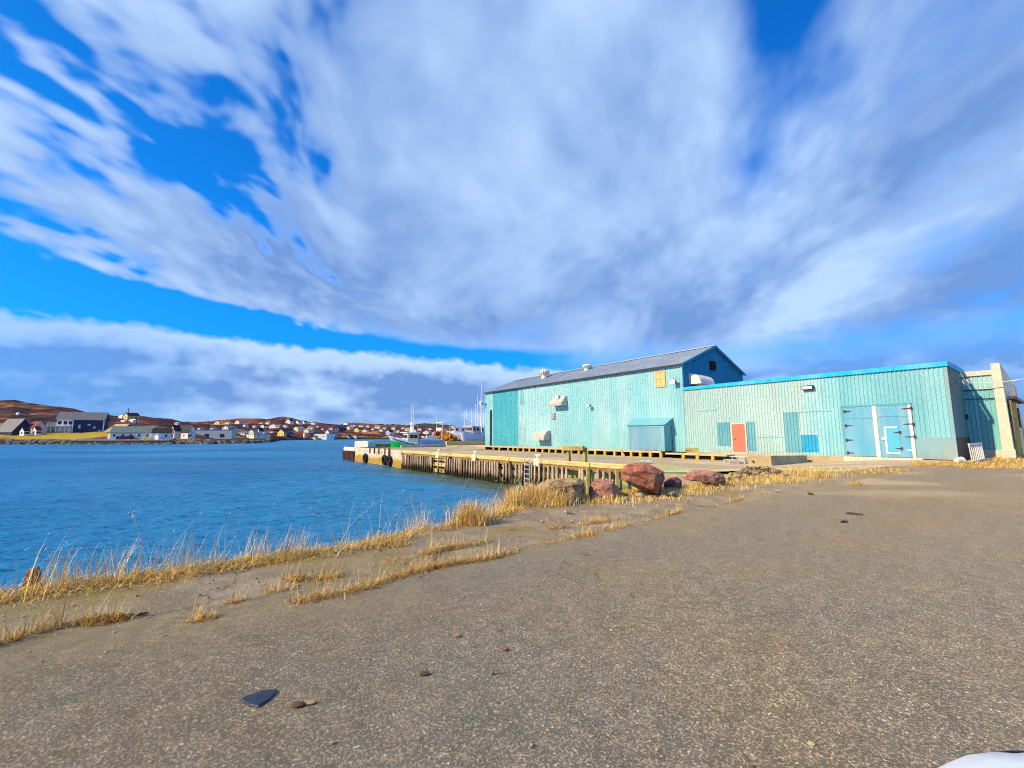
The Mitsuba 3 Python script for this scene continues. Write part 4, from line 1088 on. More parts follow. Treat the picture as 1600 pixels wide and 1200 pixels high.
# weathered stump at the water edge on the left, and the rope bundle by the piles
p = at_depth(51, 905, 4.25)
st_m = tube([p + [0, 0, -0.5], p + [0, 0, 0.0], p + [0.006, 0, 0.075], p + [0.0, 0, 0.105]], [0.058, 0.055, 0.05, 0.026], 14)
st_m = st_m.subdivide_to_size(0.02); st_m.merge_vertices(); vv = np.array(st_m.vertices); an_ = np.arctan2(vv[:, 1] - p[1], vv[:, 0] - p[0])
st_m.vertices = vv + (vv - p) * [1, 1, 0] * (0.28 * np.sin(an_ * 5 + 1) * (vv[:, 2:3].ravel() - p[2] > -0.3))[:, None] * 0.6 + np.array([0, 0, 1]) * (0.03 * (meshkit.fbm(vv * 40, 2, 5) - .5))[:, None]
timber('stump_wood', (0.34, 0.17, 0.10), (0.07, 0.03, 0.02))
solo('wooden_stump', st_m, 'stump_wood', 'split reddish stump of an old post at the water edge on the far left', 'stump', 40)
p = at_depth(810, 769, 9.0)
b = trimesh.creation.icosphere(3, 0.2); b.vertices = b.vertices * [1.5, 0.9, 0.55]; b.apply_translation(p)
rn = thing('rope_bundle', 'dark float tangled in green rope on the bank by the piles', 'rope')
part(rn, 'float', b, 'plum_rock', True)
for k in range(5):
    a_ = np.linspace(0, 2 * np.pi, 22); tilt = rng.uniform(-0.6, 0.6); off = rng.uniform(-0.05, 0.22)
    part(rn, 'rope_loop', tube(np.stack([p[0] + off + 0.07 * np.sin(a_ + tilt) * k * .5, p[1] + 0.21 * np.cos(a_), p[2] + 0.135 * np.sin(a_)], 1), 0.014, 6), 'rope_green', 60)
part(rn, 'rope_tail', tube([p + [0.12, -0.2, 0.05], p + [0.13, -0.32, -0.08], p + [0.2, -0.55, -0.22], p + [0.17, -0.8, -0.32]], 0.016, 6), 'rope_green', 60)
q = at_z(1011, 722.5, -0.5)
m = box(-0.45, 0.35, -0.3, 0.3, 0, 0.06, 0.02).subdivide_to_size(0.12); m.merge_vertices(); m.vertices[:, 2] += 0.12 * meshkit.fbm(np.array(m.vertices) * 4, 2, 2)
m.apply_translation(q); plain('sea_green', (0.35, 0.60, 0.52), 0.7)
solo('tarp_scrap', m, 'sea_green', 'pale green scrap of tarp lying on the deck behind the biggest boulder', 'tarp')

# ------------------------------------------------------------------ dry grass
def blades(base, h, w, lean, bend, col, seed, tip=None):
    """n blades of three bends; base (n,3), h, w (n,), lean (n,) 0 upright to 1 flat, col (n,3)."""
    r = np.random.default_rng(seed); n = len(base)
    az = r.uniform(0, 2 * np.pi, n); d = np.stack([np.cos(az), np.sin(az), 0 * az], 1); side = np.stack([-np.sin(az + r.uniform(-.6, .6, n)), np.cos(az), 0 * az], 1)
    verts, cols = [], []
    k_ = [0, 0.4, 0.75, 1.0]; ws = [1.0, 0.85, 0.55, 0.1]
    for k, wk_ in zip(k_, ws):
        ang = lean[:, None] * 1.45 * (0.55 + 0.45 * k) + bend[:, None] * k
        pt = base + d * (np.sin(ang) * h[:, None] * k) + np.array([0, 0, 1]) * (np.maximum(np.cos(ang), -0.1) * h[:, None] * k)
        pt[:, 2] = np.maximum(pt[:, 2], base[:, 2] + 0.004)
        for sg_ in (-1, 1):
            verts.append(pt + side * (w * wk_)[:, None] * 0.5 * sg_)
            cc = col if tip is None else col * (1 - k) + tip * k
            cols.append(cc)
    V = np.stack(verts, 1).reshape(-1, 3); Cc = np.stack(cols, 1).reshape(-1, 3)
    o = (np.arange(n) * 8)[:, None, None]
    f = np.array([[0, 1, 3], [0, 3, 2], [2, 3, 5], [2, 5, 4], [4, 5, 7], [4, 7, 6]])[None] + o
    return V, f.reshape(-1, 3), Cc


STRAW, GOLD, PALE, RUST, OLIVE = (np.array(c) for c in ((0.88, 0.66, 0.24), (0.86, 0.56, 0.09), (0.90, 0.78, 0.48), (0.30, 0.10, 0.025), (0.42, 0.36, 0.06)))


def tint(r, n, weights):
    c = np.array([STRAW, GOLD, PALE, RUST, OLIVE])[r.choice(5, n, p=np.array(weights) / sum(weights))]
    return c * r.uniform(0.55, 1.2, (n, 1)) * r.uniform(0.92, 1.08, (n, 3))


def grass_mesh(groups):
    V, Fc, Cc, o = [], [], [], 0
    for v, f, c in groups:
        V.append(v); Fc.append(f + o); Cc.append(c); o += len(v)
    return trimesh.Trimesh(np.vstack(V), np.vstack(Fc), process=False), np.vstack(Cc)


def st_pts(s_, t_, z_):
    return C + s_[:, None] * A + t_[:, None] * N + z_[:, None] * np.array([0, 0, 1.0])


def along_edge(n, t0, t1, ds, sd, seed, clump=1.3, low=0.0):
    r = np.random.default_rng(seed); out_s, out_t = [], []
    while sum(map(len, out_s)) < n:
        t_ = r.uniform(t0, t1, n)
        keep = r.random(n) < np.clip((meshkit.fbm(np.stack([t_ * clump, 0 * t_ + seed, 0 * t_], -1), 3, seed) - 0.34) * 3.6, low, 1)
        t_ = t_[keep]; out_t.append(t_); out_s.append(edge_s(t_) + ds + r.normal(0, sd, len(t_)))
    s_, t_ = np.concatenate(out_s)[:n], np.concatenate(out_t)[:n]
    return s_, t_


def slope(s_, t_):
    o = s_ - edge_s(t_)
    return -np.clip(o - 0.15, 0, 3) * 0.75 - 0.01


# the fringe along the water edge: a matted layer, standing blades and tall stalks
gs = []
s_, t_ = along_edge(20000, -46, -29.5, 0.02, 0.13, 51, 1.0, 0.45); n = len(s_); r = np.random.default_rng(1)
gs.append(blades(st_pts(s_, t_, slope(s_, t_)), r.uniform(.06, .18, n), r.uniform(.003, .007, n), r.uniform(.4, 1.0, n), r.uniform(0, .5, n), tint(r, n, (3, 4, 1, 1.6, 0.8)), 2))
s_, t_ = along_edge(1900, -46, -29, 0.16, 0.16, 52, 1.6, 0.05); n = len(s_)
gs.append(blades(st_pts(s_, t_, slope(s_, t_)), r.uniform(.05, .18, n) * (0.3 + 1.3 * meshkit.fbm(np.stack([t_ * 1.6, 0 * t_, 0 * t_], -1), 2, 9)), r.uniform(.003, .006, n), r.uniform(0, .35, n), r.uniform(0, .5, n), tint(r, n, (4, 2.4, 3, .5, .3)), 3))
s_, t_ = along_edge(1000, -36.0, -28.6, 0.10, 0.14, 54, 2.2, 0.0); n = len(s_)
gs.append(blades(st_pts(s_, t_, slope(s_, t_)), r.uniform(.16, .42, n), r.uniform(.003, .006, n), r.uniform(0, .2, n), r.uniform(0, .35, n), tint(r, n, (4, 2, 4, .3, 0)), 5))
m, col = grass_mesh(gs)
setting('edge_grass', m, 'blade', 'golden dry grass fringe along the water edge of the yard', 'stuff', True, col)
gs = []
s_, t_ = along_edge(130, -38, -28.5, 0.12, 0.14, 58, 1.0, 0.4); n = len(s_)
gs.append(blades(st_pts(s_, t_, slope(s_, t_)), r.uniform(.35, .72, n), r.uniform(.003, .005, n), r.uniform(0, .28, n), r.uniform(0, .4, n), tint(r, n, (2, .5, 5, .2, 0)), 7))
hb = gs[0][0].reshape(-1, 8, 3)[:, 6]                    # seed heads
k = r.integers(0, n, 700); bp_ = hb[k] + r.normal(0, .016, (700, 3)) * [1, 1, 2.5]
gs.append(blades(bp_, r.uniform(.015, .04, 700), r.uniform(.003, .006, 700), r.uniform(0, .6, 700), r.uniform(0, .6, 700), tint(r, 700, (2, .5, 5, .6, 0)), 8))
m, col = grass_mesh(gs)
setting('tall_stalks', m, 'blade', 'thin pale seed stalks standing above the grass fringe', 'stuff', True, col)


def along_path(pts, n, sd, seed, gap=0.3, clump=2.5):
    P_ = np.array([at_z(x, y, 0.0) for x, y in pts]); L = np.concatenate([[0], np.cumsum(np.linalg.norm(np.diff(P_, axis=0), axis=1))])
    r = np.random.default_rng(seed); out = np.zeros((0, 3))
    while len(out) < n:
        u = r.uniform(0, L[-1], n); keep = r.random(n) < np.clip((meshkit.fbm(np.stack([u * clump, 0 * u + seed, 0 * u], -1), 3, seed) - gap) * 4, 0.04, 1)
        u = u[keep]
        q_ = np.stack([np.interp(u, L, P_[:, k]) for k in range(3)], 1); q_[:, :2] += r.normal(0, sd, (len(q_), 2)); out = np.vstack([out, q_])
    return out[:n] + [0, 0, -0.006]


gs = []
cr = [([(460, 942), (520, 931), (560, 921), (600, 908), (640, 895), (700, 882), (760, 873), (810, 860), (860, 848), (905, 838)], 5200, 0.045, 61),
      ([(-60, 1020), (0, 1005), (60, 985), (130, 971), (190, 966)], 2600, 0.035, 62), ([(595, 881), (640, 871), (690, 858), (740, 850), (782, 842)], 1700, 0.045, 63),
      ([(860, 826), (890, 822), (930, 816), (960, 812)], 1500, 0.05, 64), ([(905, 838), (960, 826), (1020, 812), (1040, 806), (1064, 798)], 1400, 0.04, 65), ([(1112, 792), (1135, 786), (1162, 778)], 520, 0.035, 66),
      ([(300, 972), (320, 967), (335, 964)], 240, 0.03, 67), ([(355, 943), (382, 938)], 160, 0.03, 68), ([(420, 925), (448, 922)], 190, 0.035, 69), ([(445, 904), (470, 905)], 380, 0.05, 70), ([(497, 904), (525, 899)], 380, 0.05, 71),
      ([(890, 842), (925, 833)], 500, 0.08, 72), ([(590, 853), (625, 850)], 700, 0.08, 73), ([(920, 818), (1000, 806)], 160, .1, 74), ([(1180, 771), (1198, 773)], 90, 0.08, 75)]
for pts, n, sd, seed in cr:
    b_ = along_path(pts, n, sd, seed)
    gs.append(blades(b_, r.uniform(.02, .075, n), r.uniform(.002, .006, n), r.uniform(.3, 1, n), r.uniform(0, .6, n), tint(r, n, (2, 2, .6, 4.5, .4)), seed))
    n2 = max(30, n // 8); b_ = along_path(pts, n2, sd * .7, seed, 0.42)
    gs.append(blades(b_, r.uniform(.05, .20, n2), r.uniform(.002, .004, n2), r.uniform(0, .35, n2), r.uniform(0, .4, n2), tint(r, n2, (3, 2.5, 3, .6, 0)), seed + 100))
    if n > 1500:
        b_ = along_path(pts, 26, sd * .7, seed, 0.42)
        gs.append(blades(b_, r.uniform(.18, .36, 26), r.uniform(.0025, .004, 26), r.uniform(0, .3, 26), r.uniform(0, .3, 26), tint(r, 26, (3, 1, 4, .3, 0)), seed + 200))
m, col = grass_mesh(gs)
setting('crack_grass', m, 'blade', 'rusty dry grass growing from the cracks of the yard', 'stuff', True, col)
# grass round the boulders and the rubble, and along the foot of the low building
gs = []
s_, t_ = along_edge(15000, -29.6, -18.0, 0.0, 0.28, 81, 0.9, 0.5); n = len(s_)
gs.append(blades(st_pts(s_, t_, slope(s_, t_) * .6), r.uniform(.04, .12, n), r.uniform(.005, .010, n), r.uniform(.3, 1.0, n), r.uniform(0, .5, n), tint(r, n, (3, 4, 1, 1.3, 1.2)), 82))
for (x, y, dep, sp, n, h0, h1) in ((846, 786, 8.4, 0.20, 1300, .12, .42), (868, 788, 8.3, 0.16, 500, .1, .3), (820, 790, 8.6, .18, 800, .2, .5), (792, 797, 8.2, .14, 500, .2, .5), (945, 786, 8.7, .3, 500, .06, .2), (1060, 771, 10.0, .35, 600, .06, .18),
                                     (1088, 764, 10.6, .25, 400, .1, .22), (1255, 745, 14.2, .5, 1300, .15, .42), (1190, 752, 12.6, .55, 1200, .08, .26), (1215, 750, 13.2, .5, 700, .08, .25), (735, 822, 6.6, .13, 700, .15, .42), (1010, 778, 9.1, .4, 500, .04, .12), (1125, 764, 11.0, .4, 500, .06, .16)):
    g0 = at_depth(x, y, dep); g0[2] = min(g0[2], 0.0)
    b_ = g0 + r.normal(0, sp, (n, 3)) * [1, .6, 0]; ss = (b_[:, :2] - C[:2]) @ A[:2]; tt_ = (b_[:, :2] - C[:2]) @ N[:2]
    b_[:, 2] = np.minimum(0, slope(ss, tt_) * .9)
    gs.append(blades(b_, r.uniform(h0, h1, n), r.uniform(.005, .010, n), r.uniform(0, .3, n), r.uniform(0, .45, n), tint(r, n, (4, 3, 2.5, .5, .2)), int(x)))
m, col = grass_mesh(gs)
setting('bank_grass', m, 'blade', 'dry golden grass round the boulders and the rubble', 'stuff', True, col)
gs = []
for px0, px1, y0, y1, n in ((1425, 1500, 723, 729, 3200), (1500, 1600, 722, 733, 3800), (1290, 1420, 733, 741, 900), (1330, 1345, 757, 760, 120), (1550, 1600, 715, 722, 1600)):
    x, y = r.uniform(px0, px1, n), r.uniform(y0, y1, n)
    b_ = np.array([at_z(a_, b__, -0.01) for a_, b__ in zip(x, y)])
    gs.append(blades(b_, r.uniform(.05, .22, n), r.uniform(.008, .016, n), r.uniform(.2, 1, n), r.uniform(0, .5, n), tint(r, n, (3, 4, 1, 1.5, .6)), int(px0)))
m, col = grass_mesh(gs)
setting('wall_grass', m, 'blade', 'trampled dry grass along the foot of the low building', 'stuff', True, col)

# ------------------------------------------------------------------ the village on the far shore
for k_, c_ in {'house_white': (0.80, 0.78, 0.74), 'house_cream': (0.82, 0.76, 0.60), 'house_yellow': (0.80, 0.62, 0.20), 'house_navy': (0.02, 0.035, 0.11), 'house_blue': (0.38, 0.50, 0.66), 'house_grey': (0.40, 0.44, 0.47), 'house_green': (0.42, 0.56, 0.54),
               'house_pink': (0.72, 0.50, 0.46), 'house_red': (0.26, 0.03, 0.03), 'roof_black': (0.02, 0.022, 0.03), 'roof_grey': (0.16, 0.175, 0.18), 'roof_maroon': (0.13, 0.03, 0.04), 'roof_green': (0.12, 0.19, 0.17), 'roof_tan': (0.38, 0.29, 0.16),
               'roof_navy': (0.03, 0.04, 0.09), 'glass_dark': (0.03, 0.04, 0.06), 'door_navy': (0.015, 0.02, 0.16), 'deck_maroon': (0.20, 0.025, 0.035), 'quay_dark': (0.05, 0.045, 0.04), 'hull_green': (0.0, 0.42, 0.05), 'hull_white': (0.78, 0.80, 0.82),
               'hull_purple': (0.16, 0.12, 0.55), 'hull_dark': (0.03, 0.035, 0.045), 'stripe_blue': (0.03, 0.10, 0.30), 'net_orange': (0.40, 0.15, 0.03), 'net_yellow': (0.50, 0.36, 0.02), 'float_teal': (0.02, 0.25, 0.25)}.items():
    plain(k_, c_, 0.7)
scene['net_orange'] = {'type': 'twosided', 'bsdf': {'type': 'diffuse', 'reflectance': proc(lambda p, n, uv: mix((0.14, 0.05, 0.02), (0.62, 0.27, 0.04), noise(p.x * 3, p.y * 3, p.z * 4)))}}


def ground_at(px, py):
    """the point where the far shore's ground is seen at this pixel."""
    if px < 433:
        lo_, hi_ = np.interp(px, *SHORE) + 2, np.interp(px, *RIDGE)
    else:
        lo_, hi_ = np.interp(px, *SHORE) + 2, np.interp(px, *RIDGE)
    Ds = np.linspace(lo_, hi_, 500)
    z = land(np.full_like(Ds, px), Ds)
    d = ray(px, py); zr = ZC + d[2] / d[1] * Ds
    hit = np.nonzero(z >= zr)[0]
    D_ = Ds[hit[0]] if len(hit) else hi_ * 0.98
    return np.array([(px - 800) / F * D_, D_, float(land(px, D_))])


FRONT = np.array([-0.30, -0.954])                        # most houses look this way: towards the harbour, their gables in the sun


def house(px, py, wpx, hpx, kind, wall, roof, label, long=1.15, win=0, group=None, turn=0.0, name='house', sides=True, rise=0.42, door=False):
    """kind g: a gable to the front; e: eaves to the front; f: flat roof. The width and the whole height are those seen in the photo's pixels."""
    o = ground_at(px, py); m_ = o[1] / F; w, h = wpx * m_, hpx * m_
    c, s_ = math.cos(turn), math.sin(turn); fwd = -np.array([FRONT[0] * c - FRONT[1] * s_, FRONT[0] * s_ + FRONT[1] * c])
    L = w * long if kind != 'e' else w * 0.62 * long
    hw = h * (1 - rise) if kind != 'f' else h
    key = thing(name, label, 'house' if name == 'house' else name.split('_')[-1], group)
    base = -2.5
    x0, x1 = -w / 2, w / 2
    if kind == 'g':
        P5 = lambda y: np.array([[x0, y, base], [x1, y, base], [x1, y, hw], [0, y, h - .05], [x0, y, hw]])
        part(key, 'wall', placed(loft([P5(0), P5(L)]), o, fwd), wall)
        ov = 0.05 * w
        for sg_ in (-1, 1):
            e0 = np.array([sg_ * (w / 2 + ov), hw - ov * (h - hw) / (w / 2)]); e1 = np.array([0, h])
            ring = lambda y: np.array([[e0[0], y, e0[1] - .02], [e1[0], y, e1[1]], [e1[0], y, e1[1] + .22], [e0[0], y, e0[1] + .2]])
            part(key, 'roof', placed(loft([ring(-ov), ring(L + ov)]), o, fwd), roof)
    elif kind == 'e':
        P5 = lambda x: np.array([[x, 0, base], [x, L, base], [x, L, hw], [x, L / 2, h - .05], [x, 0, hw]])
        part(key, 'wall', placed(loft([P5(x0), P5(x1)]), o, fwd), wall)
        ov = 0.06 * L
        for sg_ in (0, 1):
            e0 = np.array([-ov if sg_ == 0 else L + ov, hw - ov * (h - hw) / (L / 2)]); e1 = np.array([L / 2, h])
            ring = lambda x: np.array([[x, e0[0], e0[1] - .02], [x, e1[0], e1[1]], [x, e1[0], e1[1] + .22], [x, e0[0], e0[1] + .2]])
            part(key, 'roof', placed(loft([ring(x0 - ov), ring(x1 + ov)]), o, fwd), roof)
    else:
        part(key, 'wall', placed(box(x0, x1, 0, L, base, h), o, fwd), wall)
        part(key, 'roof', placed(box(x0 - .2, x1 + .2, -.2, L + .2, h, h + .35), o, fwd), roof)
    wc = 'glass_dark' if wall not in ('house_navy', 'roof_black') else 'house_white'
    for i in range(win):
        cx = x0 + w * (i + 0.5 + (0.15 if door else 0)) / (win + (0.3 if door else 0)); ww = min(0.9, w / win * 0.3); zc = min(hw * 0.58, 1.9)
        part(key, 'window', placed(box(cx - ww / 2, cx + ww / 2, -0.06, -0.003, zc - .5, zc + .55), o, fwd), wc)
    if door:
        part(key, 'door', placed(box(x0 + w * .12, x0 + w * .12 + 0.95, -0.07, -0.003, 0.1, 2.1), o, fwd), 'house_red')
    if sides and win:
        for y in (L * .3, L * .7):
            zc = min(hw * 0.58, 1.9)
            part(key, 'window', placed(box(x1 + .003, x1 + .06, y - .45, y + .45, zc - .5, zc + .5), o, fwd), wc)
    return key, o, fwd, w, h, hw, L, m_


# the near houses on the left headland, one by one
H = house
H(11, 680, 34, 25, 'e', 'roof_navy', 'roof_grey', 'house with a big dark grey roof at the left edge of the photo', 1.2, 0, turn=0.1, rise=0.75)
H(52, 678, 20, 19, 'e', 'house_pink', 'roof_maroon', 'cream house with two white gabled dormers left of the navy house', 1.2, 0, rise=0.5)
k_, o, fw_, w, h, hw, L, m_ = H(39, 681, 11, 13, 'g', 'house_cream', 'roof_black', 'small white gabled wing, left of the two beside the dark grey roof', 0.6, 1)
H(58, 680, 10, 13, 'g', 'house_cream', 'roof_maroon', 'small white gabled wing, right of the two beside the dark grey roof', 0.6, 1)
H(77, 674, 17, 14, 'g', 'house_grey', 'roof_grey', 'slate grey gabled shed touching the left side of the navy house', 1.0, 0, turn=-0.3)
key, o, fw_, w, h, hw, L, m_ = H(141, 675.5, 36, 31, 'e', 'house_navy', 'roof_grey', 'big navy two storey house with white trimmed porch and bay on the left headland', 0.9, 0, turn=0.8, rise=0.36)
for cx, zc, a_, b_ in ((-.28, .30, .9, 1.9), (.02, .52, 1.1, .9), (.2, .30, .9, 1.0), (.38, .10, .9, .6)):
    part(key, 'window', placed(box(cx * w - a_ / 2, cx * w + a_ / 2, -.08, -.003, zc * hw, zc * hw + b_), o, fw_), 'house_green')
part(key, 'trim', placed(box(-w / 2 - .15, w / 2 + .15, -.12, -.003, hw - .25, hw), o, fw_), 'house_white')
part(key, 'trim', placed(box(-w / 2 - .12, -w / 2 + .3, -.12, -.003, 0, hw - .25), o, fw_), 'house_white')
part(key, 'trim', placed(box(w / 2 - .3, w / 2 + .12, -.12, -.003, 0, hw - .25), o, fw_), 'house_white')
wg = part(key, 'wing', placed(box(-w / 2 - 6.5, -w / 2 - .01, 1.0, 8, -2, hw * .98), o, fw_), 'house_white', label='white front wing of the navy house')
part(wg, 'roof', placed(loft([np.array([[x, .3, hw * .98], [x, 8.5, hw * .98], [x, 4.5, h + .2]]) for x in (-w / 2 - 7.0, -w / 2 + 2)]), o, fw_), 'roof_grey')
for x in (-5.9, -3.7, -1.7):
    part(wg, 'window', placed(box(-w / 2 + x - .1, -w / 2 + x + 1.2, .92, .995, hw * .6, hw * .6 + 1.7), o, fw_), 'glass_dark')
po = part(key, 'porch', placed(box(-w / 2 - 9.5, -w / 2 - .3, -1.8, .99, hw * .44, hw * .44 + .35), o, fw_), 'house_white', label='white pillared porch')
for x in np.linspace(-9.3, -.6, 6):
    part(po, 'pillar', placed(box(-w / 2 + x - .14, -w / 2 + x + .14, -1.7, -1.42, -.2, hw * .44), o, fw_), 'house_white')
part(po, 'floor', placed(box(-w / 2 - 9.5, -w / 2 - .3, -1.8, .99, -2, -.2), o, fw_), 'house_white')
H(180, 677, 38, 14, 'e', 'house_red', 'roof_tan', 'house with a wide tan roof behind the bungalow with the red deck', 0.8, 0, rise=0.75)
key, o, fw_, w, h, hw, L, m_ = H(209, 687, 50, 20, 'e', 'house_white', 'roof_green', 'white bungalow with a grey green roof and a dark red deck by the water', 0.75, 5, turn=0.75, rise=0.45)
dk = part(key, 'deck', placed(box(-w * .30, w * .10, -2.6, -.3, -1.0, 1.6), o, fw_), 'deck_maroon', label='dark red deck')
H(176, 686, 9, 12, 'g', 'house_pink', 'roof_maroon', 'small pink shed touching the left end of the bungalow with the red deck', 1.0, 0)
H(256, 687, 24, 17, 'e', 'house_white', 'roof_black', 'white boat shed with a dark roof between the bungalow and the tall black roofed house', 0.8, 2, turn=0.75, rise=0.38)
H(249, 687.5, 8, 8.5, 'g', 'house_white', 'house_white', 'little white lean-to in front of the white boat shed', 0.8, 0)
H(272.5, 685, 10, 20, 'g', 'house_pink', 'roof_black', 'tall narrow white gable end left of the black roof by the water', 1.0, 0)
H(287, 685, 29, 20, 'e', 'house_white', 'roof_black', 'long white house with a black roof by the water', 0.6, 0, rise=0.34, turn=0.1)
H(291, 685.5, 17, 12, 'e', 'house_white', 'roof_black', 'low white shed with a black roof in front of the long black roofed house', 0.6, 1, rise=0.25)
key, o, fw_, w, h, hw, L, m_ = H(330, 683.5, 62, 11.5, 'f', 'house_green', 'roof_grey', 'long grey green flat roofed shed with two dark blue doors by the water', 0.3, 0, turn=0.55)
for x in (-.10, .24):
    part(key, 'door', placed(box(w * x, w * x + 3.0, -.08, -.003, 0.1, 2.7), o, fw_), 'door_navy')
H(197.5, 655, 10, 10, 'g', 'house_yellow', 'roof_maroon', 'yellow house with a maroon roof alone on the left ridge', 1.6, 1)
H(189, 653.5, 8, 4.5, 'e', 'house_cream', 'house_cream', 'low cream annex left of the yellow house on the ridge', 1.0, 0)
H(206, 659.5, 10, 4, 'e', 'house_white', 'house_white', 'long white shed below the yellow ridge house, right one', 1.4, 0)
H(193, 659, 8, 2.5, 'e', 'house_white', 'house_white', 'low white shed below the yellow ridge house, left one', 1.4, 0)
H(234, 675, 7, 5, 'g', 'house_white', 'roof_grey', 'small white gable behind the bungalow with the red deck', 1.2, 0)
H(245, 673, 9, 6, 'e', 'house_grey', 'roof_black', 'small dark roofed house behind the white boat shed', 1.0, 0)
H(277, 664, 8, 4, 'e', 'house_grey', 'roof_tan', 'lone grey hut on the brown slope above the black roofed house', 1.0, 0)
H(27, 648, 5, 2.5, 'e', 'house_white', 'house_white', 'tiny white hut high on the leftmost slope', 1.0, 0)
H(313, 673, 7, 4.5, 'g', 'house_white', 'roof_grey', 'white gable just above the left end of the long flat shed', 1.2, 0)
H(333, 672, 9, 6, 'e', 'house_grey', 'roof_navy', 'navy roofed house just above the middle of the long flat shed', 1.0, 0)
rows = {'hill': [], 'mid': [], 'shore': []}
for t in [(340.5, 663, 8, 5, 'g', 'cream'), (356, 662.8, 8, 3.5, 'e', 'cream'), (372, 661.7, 9.5, 4.8, 'g', 'white'), (408.7, 662.5, 5, 3.5, 'e', 'pink'), (418.8, 663, 7, 4, 'e', 'cream'), (451, 661.8, 8, 7, 'g', 'white'), (465.5, 661.8, 6, 4.5, 'g', 'white'), (474.5, 661.8, 5.5, 4, 'g', 'white'),
          (488.8, 663.3, 10, 4.5, 'e', 'white'), (541, 664, 8, 3.5, 'g', 'white'), (552, 666, 7, 2.2, 'e', 'white'), (564.5, 667, 7, 3, 'e', 'white'), (575, 668, 5, 3, 'e', 'cream'), (590, 669.5, 8, 4, 'e', 'cream'), (600, 670.6, 7, 3.2, 'e', 'white'), (615, 671, 6, 4, 'e', 'white')]:
    rows['hill'].append(t)
for t in [(354, 671, 11, 5.5, 'g', 'white'), (361.5, 672, 4.5, 4, 'g', 'green'), (367.5, 673.5, 8, 5.5, 'e', 'blue'), (373.5, 673, 4.5, 4.5, 'g', 'white'), (411.5, 668.5, 7, 5, 'g', 'white'), (427.5, 669.3, 12, 6.8, 'g', 'white'), (436, 669, 5, 4.5, 'e', 'grey'), (426, 676.5, 5.5, 2.5, 'e', 'white'), (463.6, 673.4, 10, 6.5, 'g', 'cream'),
          (485.8, 670.4, 8, 4.2, 'e', 'white'), (479.8, 675.6, 9, 5.2, 'g', 'cream'), (488, 675.6, 6, 4.5, 'e', 'blue'), (517.6, 671.3, 6.5, 3, 'e', 'white'), (504.5, 671.8, 4, 2.2, 'e', 'white'), (528, 673.5, 10, 8, 'g', 'navy'), (545, 671.5, 7, 5, 'g', 'cream'), (558, 674.8, 8, 6.5, 'g', 'yellow'), (570.5, 675.3, 7, 4.5, 'g', 'white'),  # blue house at the cream gable: its side, shade put into the colour
          (614.7, 676, 6, 4, 'e', 'white'), (637, 673, 7, 4, 'e', 'cream'), (647, 676, 8, 5.5, 'g', 'white'), (644, 680, 8, 4.5, 'e', 'pink'), (666, 678.5, 9, 5.5, 'g', 'cream'), (679, 679, 6, 5, 'g', 'white'), (690, 677, 5, 3, 'e', 'white'), (699.5, 677.5, 4.5, 3.8, 'g', 'white'), (707, 677.5, 5, 3.4, 'g', 'cream'), (717, 674.5, 5, 3, 'e', 'cream'), (728, 675.5, 5, 3, 'e', 'white'), (583, 672, 5, 3, 'e', 'white'), (596, 674, 5, 3.5, 'g', 'white'), (622, 676, 5, 3.5, 'e', 'cream'), (630, 670.5, 5, 3, 'e', 'white'), (656, 672.5, 5, 3, 'e', 'cream'), (672, 671.5, 5, 3, 'g', 'white'), (685, 672.5, 4.5, 3, 'e', 'white'), (560, 671, 5, 3, 'e', 'white'), (536, 668.5, 5, 3, 'g', 'white'), (497, 667.5, 5, 3, 'e', 'pink'), (446, 667.5, 5, 3.5, 'g', 'cream'), (398, 668, 5, 3.5, 'e', 'white'), (383, 666.5, 5, 3, 'g', 'white')]:
    rows['mid'].append(t)
for t in [(380, 679.5, 11, 5, 'e', 'white'), (395, 678.3, 8.5, 6.5, 'g', 'white'), (394, 685, 21, 5.8, 'f', 'cream'), (403, 684.5, 7, 6.5, 'e', 'blue'), (406, 679.8, 5.5, 10, 'g', 'white'), (412.5, 679.8, 8, 8, 'e', 'blue'), (441, 681.5, 12, 10.8, 'g', 'yellow'), (450, 682, 9, 7.5, 'e', 'navy'), (503, 685, 20, 6.8, 'f', 'white'), (491, 685.3, 9, 4.2, 'e', 'yellow'),  # some blue houses are shaded sides of white gables, shade put into colour
          (477, 683.5, 3, 7, 'f', 'cream'), (484, 683, 6, 4.5, 'e', 'red'), (513, 680, 8.5, 8, 'g', 'white'), (521.5, 681.5, 8, 6, 'e', 'blue'), (555.5, 684, 5.5, 3.2, 'e', 'cream'), (545, 684, 3.5, 4, 'g', 'blue'), (607, 679.5, 8, 8, 'g', 'blue')]:
    rows['shore'].append(t)
ROOF = {'cream': 'roof_tan', 'white': 'roof_grey', 'pink': 'roof_maroon', 'green': 'roof_grey', 'blue': 'roof_black', 'grey': 'roof_grey', 'navy': 'roof_navy', 'yellow': 'roof_navy', 'red': 'roof_maroon'}
ORD = ['first', 'second', 'third', 'fourth', 'fifth', 'sixth', 'seventh', 'eighth', 'ninth', 'tenth', 'eleventh', 'twelfth', 'thirteenth', 'fourteenth', 'fifteenth', 'sixteenth', 'seventeenth', 'eighteenth', 'nineteenth', 'twentieth']
WHERE = {'hill': 'high on the far hillside', 'mid': 'on the middle village slope', 'shore': 'by the far waterfront'}
